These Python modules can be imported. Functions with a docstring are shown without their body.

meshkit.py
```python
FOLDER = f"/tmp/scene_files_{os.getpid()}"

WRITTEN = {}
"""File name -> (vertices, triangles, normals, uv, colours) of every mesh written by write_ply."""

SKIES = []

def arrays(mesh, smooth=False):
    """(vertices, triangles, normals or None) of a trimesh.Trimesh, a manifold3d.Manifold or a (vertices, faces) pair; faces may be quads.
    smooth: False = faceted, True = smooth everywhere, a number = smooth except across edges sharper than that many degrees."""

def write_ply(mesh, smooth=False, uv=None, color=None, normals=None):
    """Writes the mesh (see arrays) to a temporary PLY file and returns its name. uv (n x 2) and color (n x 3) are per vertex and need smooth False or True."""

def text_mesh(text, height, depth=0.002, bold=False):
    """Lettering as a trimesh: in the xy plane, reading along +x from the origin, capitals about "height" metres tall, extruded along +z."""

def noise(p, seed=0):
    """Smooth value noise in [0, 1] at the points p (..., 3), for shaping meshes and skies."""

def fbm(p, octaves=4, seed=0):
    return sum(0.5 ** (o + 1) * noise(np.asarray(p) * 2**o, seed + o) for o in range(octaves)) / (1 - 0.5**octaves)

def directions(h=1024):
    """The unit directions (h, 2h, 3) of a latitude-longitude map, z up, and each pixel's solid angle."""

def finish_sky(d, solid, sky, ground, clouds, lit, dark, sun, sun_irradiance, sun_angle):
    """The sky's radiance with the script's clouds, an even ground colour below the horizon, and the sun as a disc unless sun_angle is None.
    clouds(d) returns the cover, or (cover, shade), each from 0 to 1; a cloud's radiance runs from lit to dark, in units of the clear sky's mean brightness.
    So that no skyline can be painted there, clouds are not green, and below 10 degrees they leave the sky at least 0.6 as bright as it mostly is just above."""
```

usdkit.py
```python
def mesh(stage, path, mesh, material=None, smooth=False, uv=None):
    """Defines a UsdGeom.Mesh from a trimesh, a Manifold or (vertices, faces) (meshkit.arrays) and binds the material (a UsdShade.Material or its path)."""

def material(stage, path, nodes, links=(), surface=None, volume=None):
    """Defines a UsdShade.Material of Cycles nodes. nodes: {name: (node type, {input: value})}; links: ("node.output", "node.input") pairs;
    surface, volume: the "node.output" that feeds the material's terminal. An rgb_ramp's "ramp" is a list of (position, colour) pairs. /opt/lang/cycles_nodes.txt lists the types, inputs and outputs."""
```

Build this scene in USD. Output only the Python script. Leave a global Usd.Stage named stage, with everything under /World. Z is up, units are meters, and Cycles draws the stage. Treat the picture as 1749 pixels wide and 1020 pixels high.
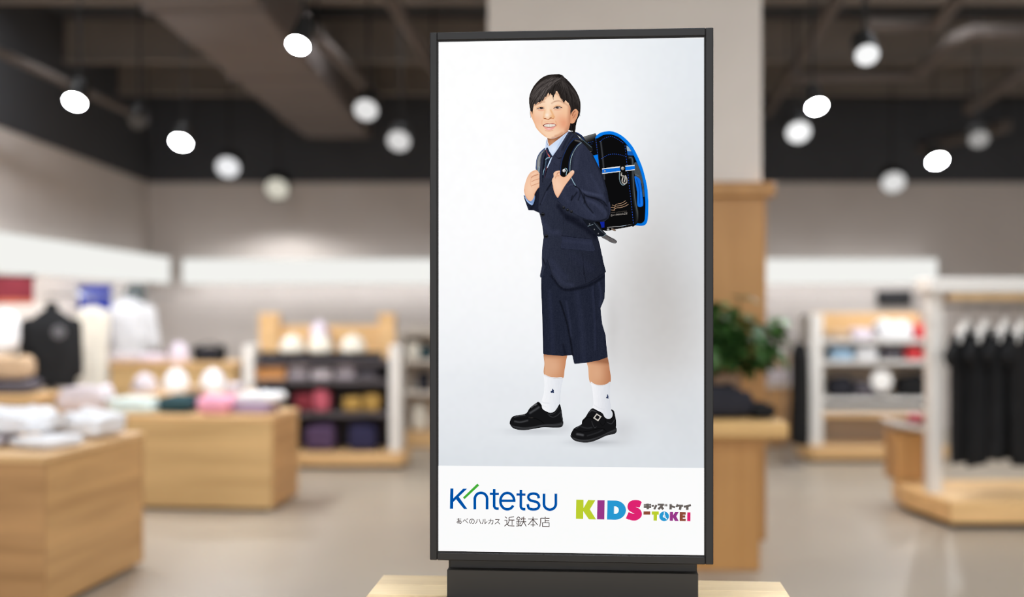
import math, random
import numpy as np, trimesh, shapely, manifold3d as m3
from shapely.geometry import Polygon, LineString, Point, MultiPolygon, box as sbox
from shapely.ops import unary_union
from scipy.spatial import Delaunay
from pxr import Usd, UsdGeom, UsdLux, UsdShade, Gf, Sdf
import usdkit, meshkit

random.seed(7)
stage = Usd.Stage.CreateInMemory()
UsdGeom.SetStageUpAxis(stage, UsdGeom.Tokens.z)
UsdGeom.SetStageMetersPerUnit(stage, 1.0)
UsdGeom.Xform.Define(stage, '/World')
stage.SetDefaultPrim(stage.GetPrimAtPath('/World'))

# ---------------------------------------------------------------- camera
F, CX, HY, EYE = 2000.0, 874.5, 520.0, 1.6      # focal length and horizon in pixels of the 1749 x 1020 frame, eye height in metres
cam = UsdGeom.Camera.Define(stage, '/World/camera')
cam.AddTranslateOp().Set((0, 0, EYE))
cam.AddRotateXYZOp().Set((90, 0, 0))
cam.CreateHorizontalApertureAttr(36.0)
cam.CreateVerticalApertureAttr(36.0 * 1020 / 1749)
cam.CreateFocalLengthAttr(36.0 * F / 1749)
cam.CreateVerticalApertureOffsetAttr(36.0 * (HY - 510) / 1749)
cam.CreateClippingRangeAttr((0.05, 100))
cam.CreateFStopAttr(1.15)
cam.CreateFocusDistanceAttr(2.5)
cam.CreateExposureAttr(0.0)

# ---------------------------------------------------------------- unseen dome light from the open front, lighting faces turned to the camera
dome = UsdLux.DomeLight.Define(stage, '/World/unseen_front_light')
dome.CreateIntensityAttr(0.88)
dome.CreateColorAttr((0.98, 0.99, 1.0))
LAMP = 190.0
BEAM = 19.5

# ---------------------------------------------------------------- helpers
def lin(c):
    c = np.asarray(c, float) / 255.0
    return np.where(c <= 0.04045, c / 12.92, ((c + 0.055) / 1.055) ** 2.4)

_used = {}
def path_for(name, parent):
    base = (parent.GetPath().pathString if parent is not None else '/World') + '/'
    k = _used.get(base + name, 0); _used[base + name] = k + 1
    return base + (name if k == 0 else '%s_%03d' % (name, k))

def tag(p, label=None, cat=None, group=None, kind=None):
    for k, v in (('label', label), ('category', cat), ('group', group), ('kind', kind)):
        if v: p.SetCustomDataByKey(k, v)
    return p

def obj(name, mesh, material, parent=None, smooth=False, label=None, cat=None, group=None, kind=None):
    p = path_for(name, parent)
    if isinstance(mesh, list): mesh = trimesh.util.concatenate(mesh)
    prim = usdkit.mesh(stage, p, mesh, material, smooth=smooth).GetPrim()
    return tag(prim, label, cat, group, kind)

def thing(name, label, cat, loc=(0, 0, 0), rotz=0.0, group=None, kind=None):
    x = UsdGeom.Xform.Define(stage, path_for(name, None))
    x.AddTranslateOp().Set(tuple(float(v) for v in loc)); x.AddRotateZOp().Set(float(rotz))
    return tag(x.GetPrim(), label, cat, group, kind)

def at(px, py, d):
    """The point at depth d seen at a pixel of the photograph."""
    return np.array([(px - CX) * d / F, d, EYE + (HY - py) * d / F])

# ---- materials
_mats = {}
def mat(name, rgb, rough=0.6, spec=0.3, metallic=0.0, vary=0.0, scale=20.0, bump=0.0, stretch=(1, 1, 1), srgb=True, **extra):
    if name in _mats: return _mats[name]
    c = lin(rgb) if srgb else np.asarray(rgb, float)
    nodes = {'p': ('principled_bsdf', dict(base_color=tuple(c), roughness=rough, specular_ior_level=spec, metallic=metallic, **extra))}
    links = []
    if vary or bump:
        nodes['tc'] = ('texture_coordinate', {})
        nodes['mp'] = ('mapping', {'scale': tuple(stretch)})
        nodes['n'] = ('noise_texture', {'scale': scale, 'detail': 4.0, 'roughness': 0.6})
        links += [('tc.object', 'mp.vector'), ('mp.vector', 'n.vector')]
        if vary:
            nodes['r'] = ('rgb_ramp', {'ramp': [(0.3, tuple(np.clip(c * (1 - vary), 0, 1))), (0.7, tuple(np.clip(c * (1 + vary), 0, 1)))]})
            links += [('n.fac', 'r.fac'), ('r.color', 'p.base_color')]
        if bump:
            nodes['b'] = ('bump', {'strength': bump, 'distance': 0.01})
            links += [('n.fac', 'b.height'), ('b.normal', 'p.normal')]
    _mats[name] = usdkit.material(stage, '/World/Looks/' + name, nodes, links, surface='p.BSDF')
    return _mats[name]

def wood(name, rgb, axis='x', contrast=0.16, rough=0.45, scale=1.0, shift=0.0):
    if name in _mats: return _mats[name]
    c = lin(rgb)
    s = {'x': (0.35, 6, 6), 'y': (6, 0.35, 6), 'z': (6, 6, 0.35)}[axis]
    nodes = {'tc': ('texture_coordinate', {}),
             'mp': ('mapping', {'scale': tuple(v * scale for v in s), 'location': (shift, shift * 1.7, shift * 0.6)}),
             'n': ('noise_texture', {'scale': 1.6, 'detail': 3.0, 'roughness': 0.55, 'distortion': 0.6}),
             'mp2': ('mapping', {'scale': tuple(v * scale * 9 for v in s)}),
             'n2': ('noise_texture', {'scale': 2.5, 'detail': 5.0, 'roughness': 0.7}),
             'r': ('rgb_ramp', {'ramp': [(0.25, tuple(c * (1 - contrast) * np.array([1, .95, .88]))), (0.5, tuple(c)), (0.75, tuple(np.clip(c * (1 + contrast), 0, 1)))]}),
             'r2': ('rgb_ramp', {'ramp': [(0.3, (0.88, 0.86, 0.83)), (0.6, (1, 1, 1))]}),
             'm': ('mix_color', {'blend_type': 'multiply', 'fac': 0.7}),
             'p': ('principled_bsdf', {'roughness': rough, 'specular_ior_level': 0.3})}
    links = [('tc.object', 'mp.vector'), ('mp.vector', 'n.vector'), ('n.fac', 'r.fac'), ('tc.object', 'mp2.vector'), ('mp2.vector', 'n2.vector'), ('n2.fac', 'r2.fac'),
             ('r.color', 'm.a'), ('r2.color', 'm.b'), ('m.result', 'p.base_color')]
    _mats[name] = usdkit.material(stage, '/World/Looks/' + name, nodes, links, surface='p.BSDF')
    return _mats[name]

def glow(name, rgb, strength, srgb=True):
    if name in _mats: return _mats[name]
    c = lin(rgb) if srgb else np.asarray(rgb, float)
    _mats[name] = usdkit.material(stage, '/World/Looks/' + name, {'e': ('emission', {'color': tuple(c), 'strength': strength})}, surface='e.emission')
    return _mats[name]

def cloth(name, rgb, vary=0.08):
    return mat('cloth_' + name, rgb, rough=0.92, spec=0.08, vary=vary, scale=9.0, bump=0.25)

# ---- shapes
def cbox(c, s, b=0.004):
    """A box with chamfered edges, centre c, size s."""
    h = np.asarray(s, float) / 2; b = min(b, h.min() * 0.9)
    p = []
    for sx in (-1, 1):
        for sy in (-1, 1):
            for sz in (-1, 1):
                q = np.array([sx, sy, sz])
                for k in range(3):
                    o = h - b; o[k] = h[k]
                    p.append(q * o)
    m = trimesh.convex.convex_hull(np.array(p))
    m.apply_translation(c)
    return m

def prism(poly, z0, z1, bevel=0.0):
    """A plan polygon raised from z0 to z1."""
    if bevel:
        rings = [(poly.buffer(-bevel, join_style=2), z0), (poly, z0 + bevel), (poly, z1 - bevel), (poly.buffer(-bevel, join_style=2), z1)]
        pts = np.vstack([np.c_[np.array(r.exterior.coords)[:-1], np.full(len(r.exterior.coords) - 1, z)] for r, z in rings])
        return trimesh.convex.convex_hull(pts)
    m = trimesh.creation.extrude_polygon(poly, z1 - z0, engine='earcut')
    m.apply_translation((0, 0, z0)); return m

def lathe(profile, n=28, sx=1.0, sy=1.0):
    prof = np.asarray(profile, float)
    a = np.linspace(0, 2 * np.pi, n, endpoint=False)
    v = np.stack([np.outer(prof[:, 0], np.cos(a)) * sx, np.outer(prof[:, 0], np.sin(a)) * sy, np.repeat(prof[:, 1:2], n, 1)], -1).reshape(-1, 3)
    f = []
    k = len(prof)
    for i in range(k - 1):
        for j in range(n):
            a0, a1, b0, b1 = i * n + j, i * n + (j + 1) % n, (i + 1) * n + j, (i + 1) * n + (j + 1) % n
            f += [(a0, a1, b1), (a0, b1, b0)]
    for i, flip in ((0, True), (k - 1, False)):
        if prof[i, 0] > 1e-6:
            v = np.vstack([v, [[0, 0, prof[i, 1]]]])
            c = len(v) - 1
            f += [((c, i * n + (j + 1) % n, i * n + j) if flip else (c, i * n + j, i * n + (j + 1) % n)) for j in range(n)]
    return trimesh.Trimesh(v, f, process=False)

def tube(pts, r, n=8):
    p = np.asarray(pts, float); r = np.broadcast_to(r, (len(p),))
    t = np.gradient(p, axis=0); t /= np.linalg.norm(t, axis=1, keepdims=True) + 1e-12
    up = np.array([0, 0, 1.0]) if abs(t[0, 2]) < 0.9 else np.array([1.0, 0, 0])
    a = np.cross(t, up); a /= np.linalg.norm(a, axis=1, keepdims=True) + 1e-12
    b = np.cross(t, a); g = np.arange(n) * 2 * np.pi / n
    v = (p[:, None] + r[:, None, None] * (np.cos(g)[None, :, None] * a[:, None] + np.sin(g)[None, :, None] * b[:, None])).reshape(-1, 3)
    f = []
    for i in range(len(p) - 1):
        for j in range(n):
            q = (i * n + j, i * n + (j + 1) % n, (i + 1) * n + (j + 1) % n, (i + 1) * n + j)
            f += [(q[0], q[2], q[1]), (q[0], q[3], q[2])]
    v = np.vstack([v, p[:1], p[-1:]]); c0, c1 = len(v) - 2, len(v) - 1; e = (len(p) - 1) * n
    f += [(c0, j, (j + 1) % n) for j in range(n)] + [(c1, e + (j + 1) % n, e + j) for j in range(n)]
    return trimesh.Trimesh(v, f, process=False)

def capsule(a, b, ra, rb=None, n=14):
    rb = ra if rb is None else rb
    s1 = m3.Manifold.sphere(ra, n).translate(tuple(a)); s2 = m3.Manifold.sphere(rb, n).translate(tuple(b))
    m = m3.Manifold.batch_hull([s1, s2]).to_mesh()
    return trimesh.Trimesh(m.vert_properties[:, :3], m.tri_verts, process=False)

def folded(w, d, h, seed=0, layers=3, rumple=0.10, px=0.3, pz=0.55, sub=3):
    """A folded or heaped piece of cloth: a soft block with fold grooves round its edge; it sits on z = 0."""
    m = trimesh.creation.icosphere(sub)
    v = np.array(m.vertices)
    def sp(x, e): return np.sign(x) * np.abs(x) ** e
    lat = np.arcsin(np.clip(v[:, 2], -1, 1)); lon = np.arctan2(v[:, 1], v[:, 0])
    x = sp(np.cos(lat), pz) * sp(np.cos(lon), px); y = sp(np.cos(lat), pz) * sp(np.sin(lon), px); z = sp(np.sin(lat), pz)
    groove = 1 - 0.05 * np.cos(layers * np.pi * (z + 1)) ** 2 * (np.abs(z) < 0.95)
    n = meshkit.fbm(np.c_[x * w, y * d, z * h] * 9 + seed * 7.3, 3, seed) - 0.5
    n2 = meshkit.fbm(np.c_[x * w, y * d, 0 * z] * 7 + seed * 3.1 + 50, 2, seed + 3) - 0.5
    X = x * w / 2 * groove * (1 + rumple * n); Y = y * d / 2 * groove * (1 + rumple * n)
    Z = np.maximum(h / 2 * (1 + z) * (1 + rumple * 4 * n2 * (z > -0.5)), 0.0)
    return trimesh.Trimesh(np.c_[X, Y, Z], m.faces, process=False)

def place(m, loc=(0, 0, 0), rz=0.0, rx=0.0, ry=0.0):
    m = m.copy()
    if rx: m.apply_transform(trimesh.transformations.rotation_matrix(math.radians(rx), (1, 0, 0)))
    if ry: m.apply_transform(trimesh.transformations.rotation_matrix(math.radians(ry), (0, 1, 0)))
    if rz: m.apply_transform(trimesh.transformations.rotation_matrix(math.radians(rz), (0, 0, 1)))
    m.apply_translation(loc); return m

def garment(levels, folds=0.03, seed=0, n=40, nz=26):
    """A hanging or worn garment from half widths and half depths down its length: levels = [(z, half width, half depth)]."""
    L = np.asarray(levels, float)
    zz = np.linspace(L[0, 0], L[-1, 0], nz)
    o = np.argsort(L[:, 0])
    W = np.interp(zz, L[o, 0], L[o, 1]); D = np.interp(zz, L[o, 0], L[o, 2])
    a = np.linspace(0, 2 * np.pi, n, endpoint=False)
    fall = np.linspace(0, 1, nz)[:, None]
    wav = 1 + folds * fall * np.sin(a[None, :] * 7 + 2 * np.sin(seed) + seed) + folds * 0.5 * np.sin(a[None, :] * 3 + zz[:, None] * 6 + seed)
    def sp(x, e): return np.sign(x) * np.abs(x) ** e
    v = np.stack([W[:, None] * sp(np.cos(a), 0.75)[None] * wav, D[:, None] * sp(np.sin(a), 0.75)[None] * wav, np.repeat(zz[:, None], n, 1)], -1).reshape(-1, 3)
    f = []
    for i in range(nz - 1):
        for j in range(n):
            q = (i * n + j, i * n + (j + 1) % n, (i + 1) * n + (j + 1) % n, (i + 1) * n + j)
            f += [(q[0], q[2], q[1]), (q[0], q[3], q[2])]
    v = np.vstack([v, [[0, 0, zz[0]], [0, 0, zz[-1]]]]); c0, c1 = len(v) - 2, len(v) - 1; e = (nz - 1) * n
    f += [(c0, j, (j + 1) % n) for j in range(n)] + [(c1, e + (j + 1) % n, e + j) for j in range(n)]
    return trimesh.Trimesh(v, f, process=False)
# ================================================================ the shop: floor, walls, ceiling
CEIL = 4.5
taupe = mat('wall_paint', (202, 193, 186), rough=0.85, spec=0.15, vary=0.03, scale=2.0)
black_paint = mat('black_paint', (72, 73, 76), rough=0.85, spec=0.12, vary=0.06, scale=2.0)
soft_black = mat('black_metal', (40, 39, 38), rough=0.6, spec=0.2)
white_board = mat('white_board', (226, 222, 216), rough=0.6, spec=0.25)
cream_board = mat('cream_board', (214, 203, 190), rough=0.6, spec=0.25)
dark_board = mat('dark_board', (92, 86, 88), rough=0.7, spec=0.2)
oak = wood('oak_table', (206, 172, 121), 'x', 0.22, scale=0.7)
oak_y = wood('oak_side', (206, 170, 118), 'y', 0.2)
oak_z = wood('oak_upright', (196, 150, 96), 'z', 0.14)
oak_clad = wood('oak_cladding', (176, 130, 78), 'z', 0.12)
oak_top = wood('oak_top', (206, 166, 108), 'x', 0.14)
oak_deep = wood('oak_deep', (184, 142, 96), 'x', 0.28, scale=0.8)
oak_pale = wood('oak_pale', (224, 184, 132), 'x', 0.16)

floor_m = usdkit.material(stage, '/World/Looks/floor_polish', {
    'tc': ('texture_coordinate', {}), 'n': ('noise_texture', {'scale': 0.7, 'detail': 4.0}), 'n2': ('noise_texture', {'scale': 60.0, 'detail': 3.0}),
    'r': ('rgb_ramp', {'ramp': [(0.3, tuple(lin((166, 154, 139)))), (0.7, tuple(lin((178, 165, 147))))]}),
    'b': ('bump', {'strength': 0.05, 'distance': 0.002}),
    'p': ('principled_bsdf', {'roughness': 0.38, 'specular_ior_level': 0.35})},
    [('tc.object', 'n.vector'), ('tc.object', 'n2.vector'), ('n.fac', 'r.fac'), ('r.color', 'p.base_color'), ('n2.fac', 'b.height'), ('b.normal', 'p.normal')], surface='p.BSDF')
LX0, LX1, RX, BY, FY = -4.1, -4.646, 7.6, 15.0, -2.5      # left wall front and back x, right wall x, back wall, shop front
obj('floor', cbox((1.4, 6.5, -0.05), (14, 19, 0.1)), floor_m, kind='structure', label='polished beige shop floor')
obj('ceiling', cbox((1.4, 6.5, CEIL + 0.05), (14, 19, 0.1)), black_paint, kind='structure', label='black painted open ceiling')
def wall(name, a, b, label):
    a, b = np.array(a, float), np.array(b, float)
    L = np.linalg.norm(b - a); r = math.degrees(math.atan2(b[1] - a[1], b[0] - a[0]))
    w = thing(name, label, None, (a[0], a[1], 0), r, kind='structure')
    obj('painted_panel', cbox((L / 2, 0.06, 1.58), (L, 0.12, 3.16), 0.001), taupe, w)
    obj('black_upper_panel', cbox((L / 2, 0.055, (3.16 + CEIL) / 2), (L, 0.13, CEIL - 3.16), 0.001), black_paint, w)
    return w
wall('wall_left', (LX0, FY), (LX1 + 0.0, BY), 'taupe left wall, black above the lights')
wall('wall_back', (-4.75, BY), (RX, BY), 'taupe back wall, black above')
wall('wall_right', (RX, BY), (RX, FY), 'taupe right wall')

# ---- the column with its oak cladding, behind the signage
col = thing('column', 'square cream column clad in oak below a projecting ledge', 'column', (0, 0, 0), kind='structure')
cd = 7.95; cx0, cx1 = (833 - CX) * cd / F, (1301 - CX) * cd / F; cm = (cx0 + cx1) / 2; cw = cx1 - cx0
plaster = mat('column_paint', (226, 217, 208), rough=0.85, spec=0.15, vary=0.02, scale=2.0)
zt = EYE + (HY - 330) * cd / F
obj('plaster_shaft', cbox((cm, cd + cw / 2, (zt + CEIL) / 2), (cw, cw, CEIL - zt), 0.004), plaster, col)
obj('oak_cladding', cbox((cm, cd + cw / 2, zt / 2), (cw + 0.05, cw + 0.05, zt), 0.006), oak_clad, col)
obj('ledge', cbox((cm, cd + cw / 2, zt + 0.02), (cw + 0.16, cw + 0.16, 0.10), 0.012), oak_clad, col)

# ---- wall lights: long lit valances
lit = glow('valance_glow', (243, 243, 239), 1.0)
def valance(name, label, loc, rz, L, z0, z1, dep=0.30):
    t = thing(name, label, 'wall light', loc, rz, group='long lit valances on the walls')
    obj('housing', cbox((0, 0, (z0 + z1) / 2), (L, dep, z1 - z0 - 0.10), 0.006), white_board, t)
    obj('diffuser', cbox((0, -dep / 2 - 0.005, (z0 + z1) / 2), (L - 0.02, 0.02, z1 - z0), 0.006), lit, t)
    obj('strip_lamp', cbox((0, -0.08, z0 + 0.035), (L - 0.1, 0.06, 0.02), 0.003), glow('strip_glow', (243, 248, 255), 12.0), t)  # unseen behind the diffuser, placed to light the wall below
    obj('upper_strip_lamp', cbox((0, -0.05, z1 - 0.025), (L - 0.1, 0.04, 0.012), 0.003), glow('upper_strip_glow', (248, 248, 250), 3.2), t)  # out of view behind the diffuser, placed to light the upper wall
    return t
bz0, bz1 = EYE + (HY - 486) * BY / F, EYE + (HY - 444) * BY / F
xa, xb = (322 - CX) * BY / F, (880 - CX) * BY / F
valance('wall_light', 'long lit valance on the back wall left of the signage', ((xa + xb) / 2, BY - 0.155, 0), 0, xb - xa, bz0, bz1)
xa, xb = (1200 - CX) * BY / F, (1587 - CX) * BY / F
valance('wall_light', 'long lit valance on the back wall right of the column', ((xa + xb) / 2, BY - 0.155, 0), 0, xb - xa, bz0, bz1)
la = math.degrees(math.atan2(BY - FY, LX1 - LX0))
def on_left(y, off): 
    t = (y - FY) / (BY - FY); n = np.array([math.sin(math.radians(la)), -math.cos(math.radians(la))])
    return np.array([LX0 + t * (LX1 - LX0), y]) + n * off
p = on_left(10.6, 0.155)
valance('wall_light', 'long lit valance on the left wall, receding to the corner', (p[0], p[1], 0), la, 8.4, 1.86, 2.19)

# ================================================================ ceiling services
duct_m = mat('duct_paint', (106, 98, 94), rough=0.75, spec=0.15, vary=0.08, scale=1.5)
pipe_m = mat('pipe_paint', (98, 90, 85), rough=0.75, spec=0.15, vary=0.06, scale=2.0)
beam_m = mat('beam_paint', (128, 119, 111), rough=0.8, spec=0.12, vary=0.06, scale=2.0)
d = thing('air_duct', 'wide brown grey rectangular air duct running to the back wall left of the signage', 'air duct', (-2.1, 0, 0))
obj('duct_body', cbox((0, 9.2, 3.82), (0.8, 9.9, 0.42), 0.02), duct_m, d)
for k in range(4): obj('flange', cbox((0, 5.6 + 2.4 * k, 3.82), (0.84, 0.05, 0.46), 0.01), duct_m, d)
def hang(dd, x, y, z): obj('hanger_rod', tube([(x, y, z), (x, y, CEIL)], 0.012, 6), soft_black, dd)
for y in (6.0, 9.0, 12.0): hang(d, 0.3, y, 4.02)
for y, lab in ((9.52, 'nearest of the dim steel beams crossing the ceiling'), (11.9, 'middle one of the dim steel beams crossing the ceiling'), (13.7, 'farthest dim steel beam crossing the ceiling, near the back wall')):
    t = thing('ceiling_beam', lab, 'beam', (1.4, y, 0), group='steel beams under the ceiling')
    obj('flange_plate', cbox((0, 0, 4.07), (12.2, 0.14, 0.03), 0.004), beam_m, t)
    obj('web', cbox((0, 0, 4.29), (12.2, 0.04, 0.42), 0.004), beam_m, t)
def pipe(name, label, pts, r, cat='pipe'):
    t = thing(name, label, cat, pts[0])
    p = np.array(pts) - np.array(pts[0])
    obj('pipe_run', tube(p, r, 10), pipe_m, t, smooth=40)
    for q in (p[0], p[-1]): obj('hanger_rod', tube([q, (q[0], q[1], CEIL - pts[0][2])], 0.01, 6), soft_black, t)
def ap(px, py, z): return at(px, py, (z - EYE) * F / (HY - py))
pipe('ceiling_pipe', 'straight dim pipe running away beside the column top', [ap(1440, -18, 3.9), ap(1310, 193, 3.9)], 0.055)
pipe('ceiling_pipe', 'dim pipe under the ceiling bending twice beyond the right lamps', [ap(1345, 133, 3.9), ap(1545, 130, 3.9), ap(1572, 122, 3.9), ap(1630, 68, 3.9), ap(1662, 56, 3.9), ap(1800, 54, 3.9)], 0.07)
pipe('ceiling_pipe', 'short dim pipe crossing near the top right of the ceiling', [ap(1480, 42, 3.75), ap(1600, 42, 3.75), ap(1650, -20, 3.75)], 0.055)
pipe('ceiling_pipe', 'broad dim pipe slanting down at the far right of the ceiling', [ap(1780, 105, 3.7), ap(1655, 185, 3.7)], 0.07)
pipe('ceiling_pipe', 'dim pipe between the lowest right lamps and the beam', [ap(1720, 215, 3.6), ap(1500, 272, 3.6)], 0.07)
pipe('ceiling_pipe', 'thin dim pipe slanting left of the signage top', [ap(655, -20, 3.8), ap(740, 118, 3.8)], 0.05)
pipe('ceiling_pipe', 'dim pipe along the left side of the ceiling', [ap(-60, 62, 3.55), ap(250, 205, 3.55)], 0.035)
pipe('ceiling_pipe', 'thin dim pipe between the two middle left lamps', [ap(540, 62, 3.75), ap(640, 165, 3.75)], 0.05)

# ---- pendant spotlights
hot = glow('lamp_hot', (243, 248, 255), LAMP)
def spotlight(pos, r, material, label, aim=(0, -0.75, -0.66), group='pendant spotlights under the black ceiling', beam=BEAM):
    a = np.array(aim, float); a /= np.linalg.norm(a)
    t = thing('pendant_spotlight', label, 'spotlight', pos, 0, group)
    R = trimesh.geometry.align_vectors((0, 0, -1), a)
    can = lathe([(r * 0.5, 0.20), (r * 0.98, 0.17), (r * 1.06, 0.004), (r * 1.06, -0.004), (r * 0.99, -0.004), (r * 0.99, 0.002)], 28); can.apply_transform(R)
    lens = lathe([(r * 0.97, 0.0), (r * 0.97, -0.001), (0.0, -0.006)], 28); lens.apply_transform(R)
    obj('housing', can, soft_black, t, smooth=40)
    obj('lens', lens, material, t)
    top = -a * 0.12
    obj('bracket', capsule(-a * 0.1, top + np.array([0, 0, 0.10]), 0.012), soft_black, t)
    if beam:                                        # the reflector's own beam, straight down
        l = UsdLux.SphereLight.Define(stage, path_for('beam', t)); l.CreateRadiusAttr(0.04); l.CreateIntensityAttr(beam * (pos[1] / 9.0) ** 2 * (0.3 if pos[1] > 13 else 1.0)); l.CreateColorAttr((0.96, 0.98, 1.0)); l.CreateNormalizeAttr(True)
        sh = UsdLux.ShapingAPI.Apply(l.GetPrim()); sh.CreateShapingConeAngleAttr(78.0); sh.CreateShapingConeSoftnessAttr(0.5)
        l.AddTranslateOp().Set((0, 0, -r * 1.3 - 0.06)); 
    obj('rod', tube([top + np.array([0, 0, 0.09]), (top[0], top[1], CEIL - pos[2])], 0.009, 8), soft_black, t)
BEAM_OFF = 0
grey = lambda n, c: glow('lamp_' + n, c, 1.12)
LZ = 1.4
for (px, py, rp, m, lab) in (
    (509, 77, 17, hot, 'bright spotlight highest in view left of the signage'),
    (128, 174, 16, hot, 'bright spotlight farthest left under the black ceiling'),
    (309, 243, 15, hot, 'bright spotlight above the corner of the left and back walls'),
    (389, 286, 20, grey('pale', (232, 232, 234)), 'pale spotlight just above the taupe wall left of the duct end'),
    (473, 323, 20, grey('cream', (202, 198, 184)), 'cream dim spotlight hanging lowest, in front of the taupe wall'),
    (625, 188, 21, grey('silver', (218, 217, 216)), 'silvery spotlight beside the end of the wide duct'),
    (681, 241, 20, grey('ash', (208, 206, 205)), 'ashen spotlight nearest the left edge of the signage'),
    (234, 208, 15, grey('out', (66, 61, 57)), 'unlit faint spotlight between two bright ones on the left'),
    (1481, 94, 21, grey('white', (240, 240, 240)), 'white spotlight highest in view right of the column'),
    (1395, 182, 15, hot, 'upper bright spotlight of the close pair right of the column'),
    (1364, 226, 21, grey('near_white', (250,250,250)), 'lower white spotlight of the close pair right of the column'),
    (1601, 275, 14, hot, 'bright spotlight farthest right above the light valance'),
    (1526, 312, 20, grey('smoke', (214, 213, 212)), 'grey spotlight hanging lowest on the right'),
    (1672, 238, 17, grey('dusk', (150, 148, 146)), 'dim grey spotlight farthest right under the ceiling')):
    dd = LZ * F / (HY - py)
    pos = at(px, py, dd)
    v = np.array([0, 0, EYE]) - pos; v /= np.linalg.norm(v)
    side = -1 if px < 800 else 1
    a = v * 0.62 + np.array([side * 0.27, 0, -0.74]) if m is hot else v * 0.85 + np.array([side * 0.16, 0, -0.5])
    spotlight(pos, rp * dd / F, m, lab, aim=a)
# unseen downlights, out of view above the picture, placed to light the near shop
def unseen_downlight(pos, r):
    t = thing('unseen_ceiling_downlight', 'unseen cylindrical lamp on the black ceiling, out of view, placed to light the near part of the shop', 'unseen_downlight', pos, 0, 'unseen downlights out of view, lighting the near part of the shop')
    obj('housing', lathe([(r, CEIL - pos[2]), (r * 1.04, CEIL - pos[2] - 0.01), (r * 1.04, 0.0), (r * 0.98, 0.0), (r * 0.97, 0.012)], 24), soft_black, t, smooth=40)
    obj('lens', lathe([(r * 0.97, 0.01), (0, 0.008)], 24), hot, t)
for x in (-3.3, -1.1, 1.1, 3.3, 5.8):
    for y in (-1.4, 0.9, 3.2, 5.5, 7.7, 9.7):
        if abs(x) < 2 and y in (5.5, 7.7): continue          # no lamp over the column
        unseen_downlight((x, y, 4.3), 0.11)
unseen_downlight((0.1, 2.0, 4.3), 0.145)  # one more unseen lamp, placed to light the counter and the frame top
# ================================================================ display tables on the left
def crate_table(name, label, corner, rz, w, dep, h, m_front, top_m, plinth=True):
    """A closed oak display table; corner = its front right corner on the floor."""
    t = thing(name, label, 'display table', (corner[0], corner[1], 0), rz)
    z0 = 0.028 if plinth else 0.0
    if plinth: obj('toe_kick', cbox((-w / 2, dep / 2, 0.02), (w - 0.12, dep - 0.12, 0.04), 0.003), soft_black, t)
    obj('front_panel', cbox((-w / 2, 0.012, (z0 + h - 0.035) / 2), (w, 0.024, h - 0.035 - z0), 0.003), m_front, t)
    obj('back_panel', cbox((-w / 2, dep - 0.012, (z0 + h - 0.035) / 2), (w, 0.024, h - 0.035 - z0), 0.003), m_front, t)
    for x in (-0.012, -w + 0.012):
        obj('side_panel', cbox((x, dep / 2, (z0 + h - 0.035) / 2), (0.024, dep - 0.05, h - 0.035 - z0), 0.003), oak_deep_y, t)
    obj('top', cbox((-w / 2, dep / 2, h - 0.0175), (w + 0.012, dep + 0.012, 0.035), 0.005), top_m, t)
    return t
oak_deep_y = wood('oak_deep_side', (204, 162, 110), 'y', 0.24)
T1, R1 = at(75, 1014, 6.0), -6.9
crate_table('display_table', 'nearest oak display table at the left edge, holding rumpled white garments', (T1[0], 6.0), R1, 1.6, 1.18, 0.82, oak_deep, oak_pale)
T2, R2 = at(465, 876, 9.0), -5.5
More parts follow.
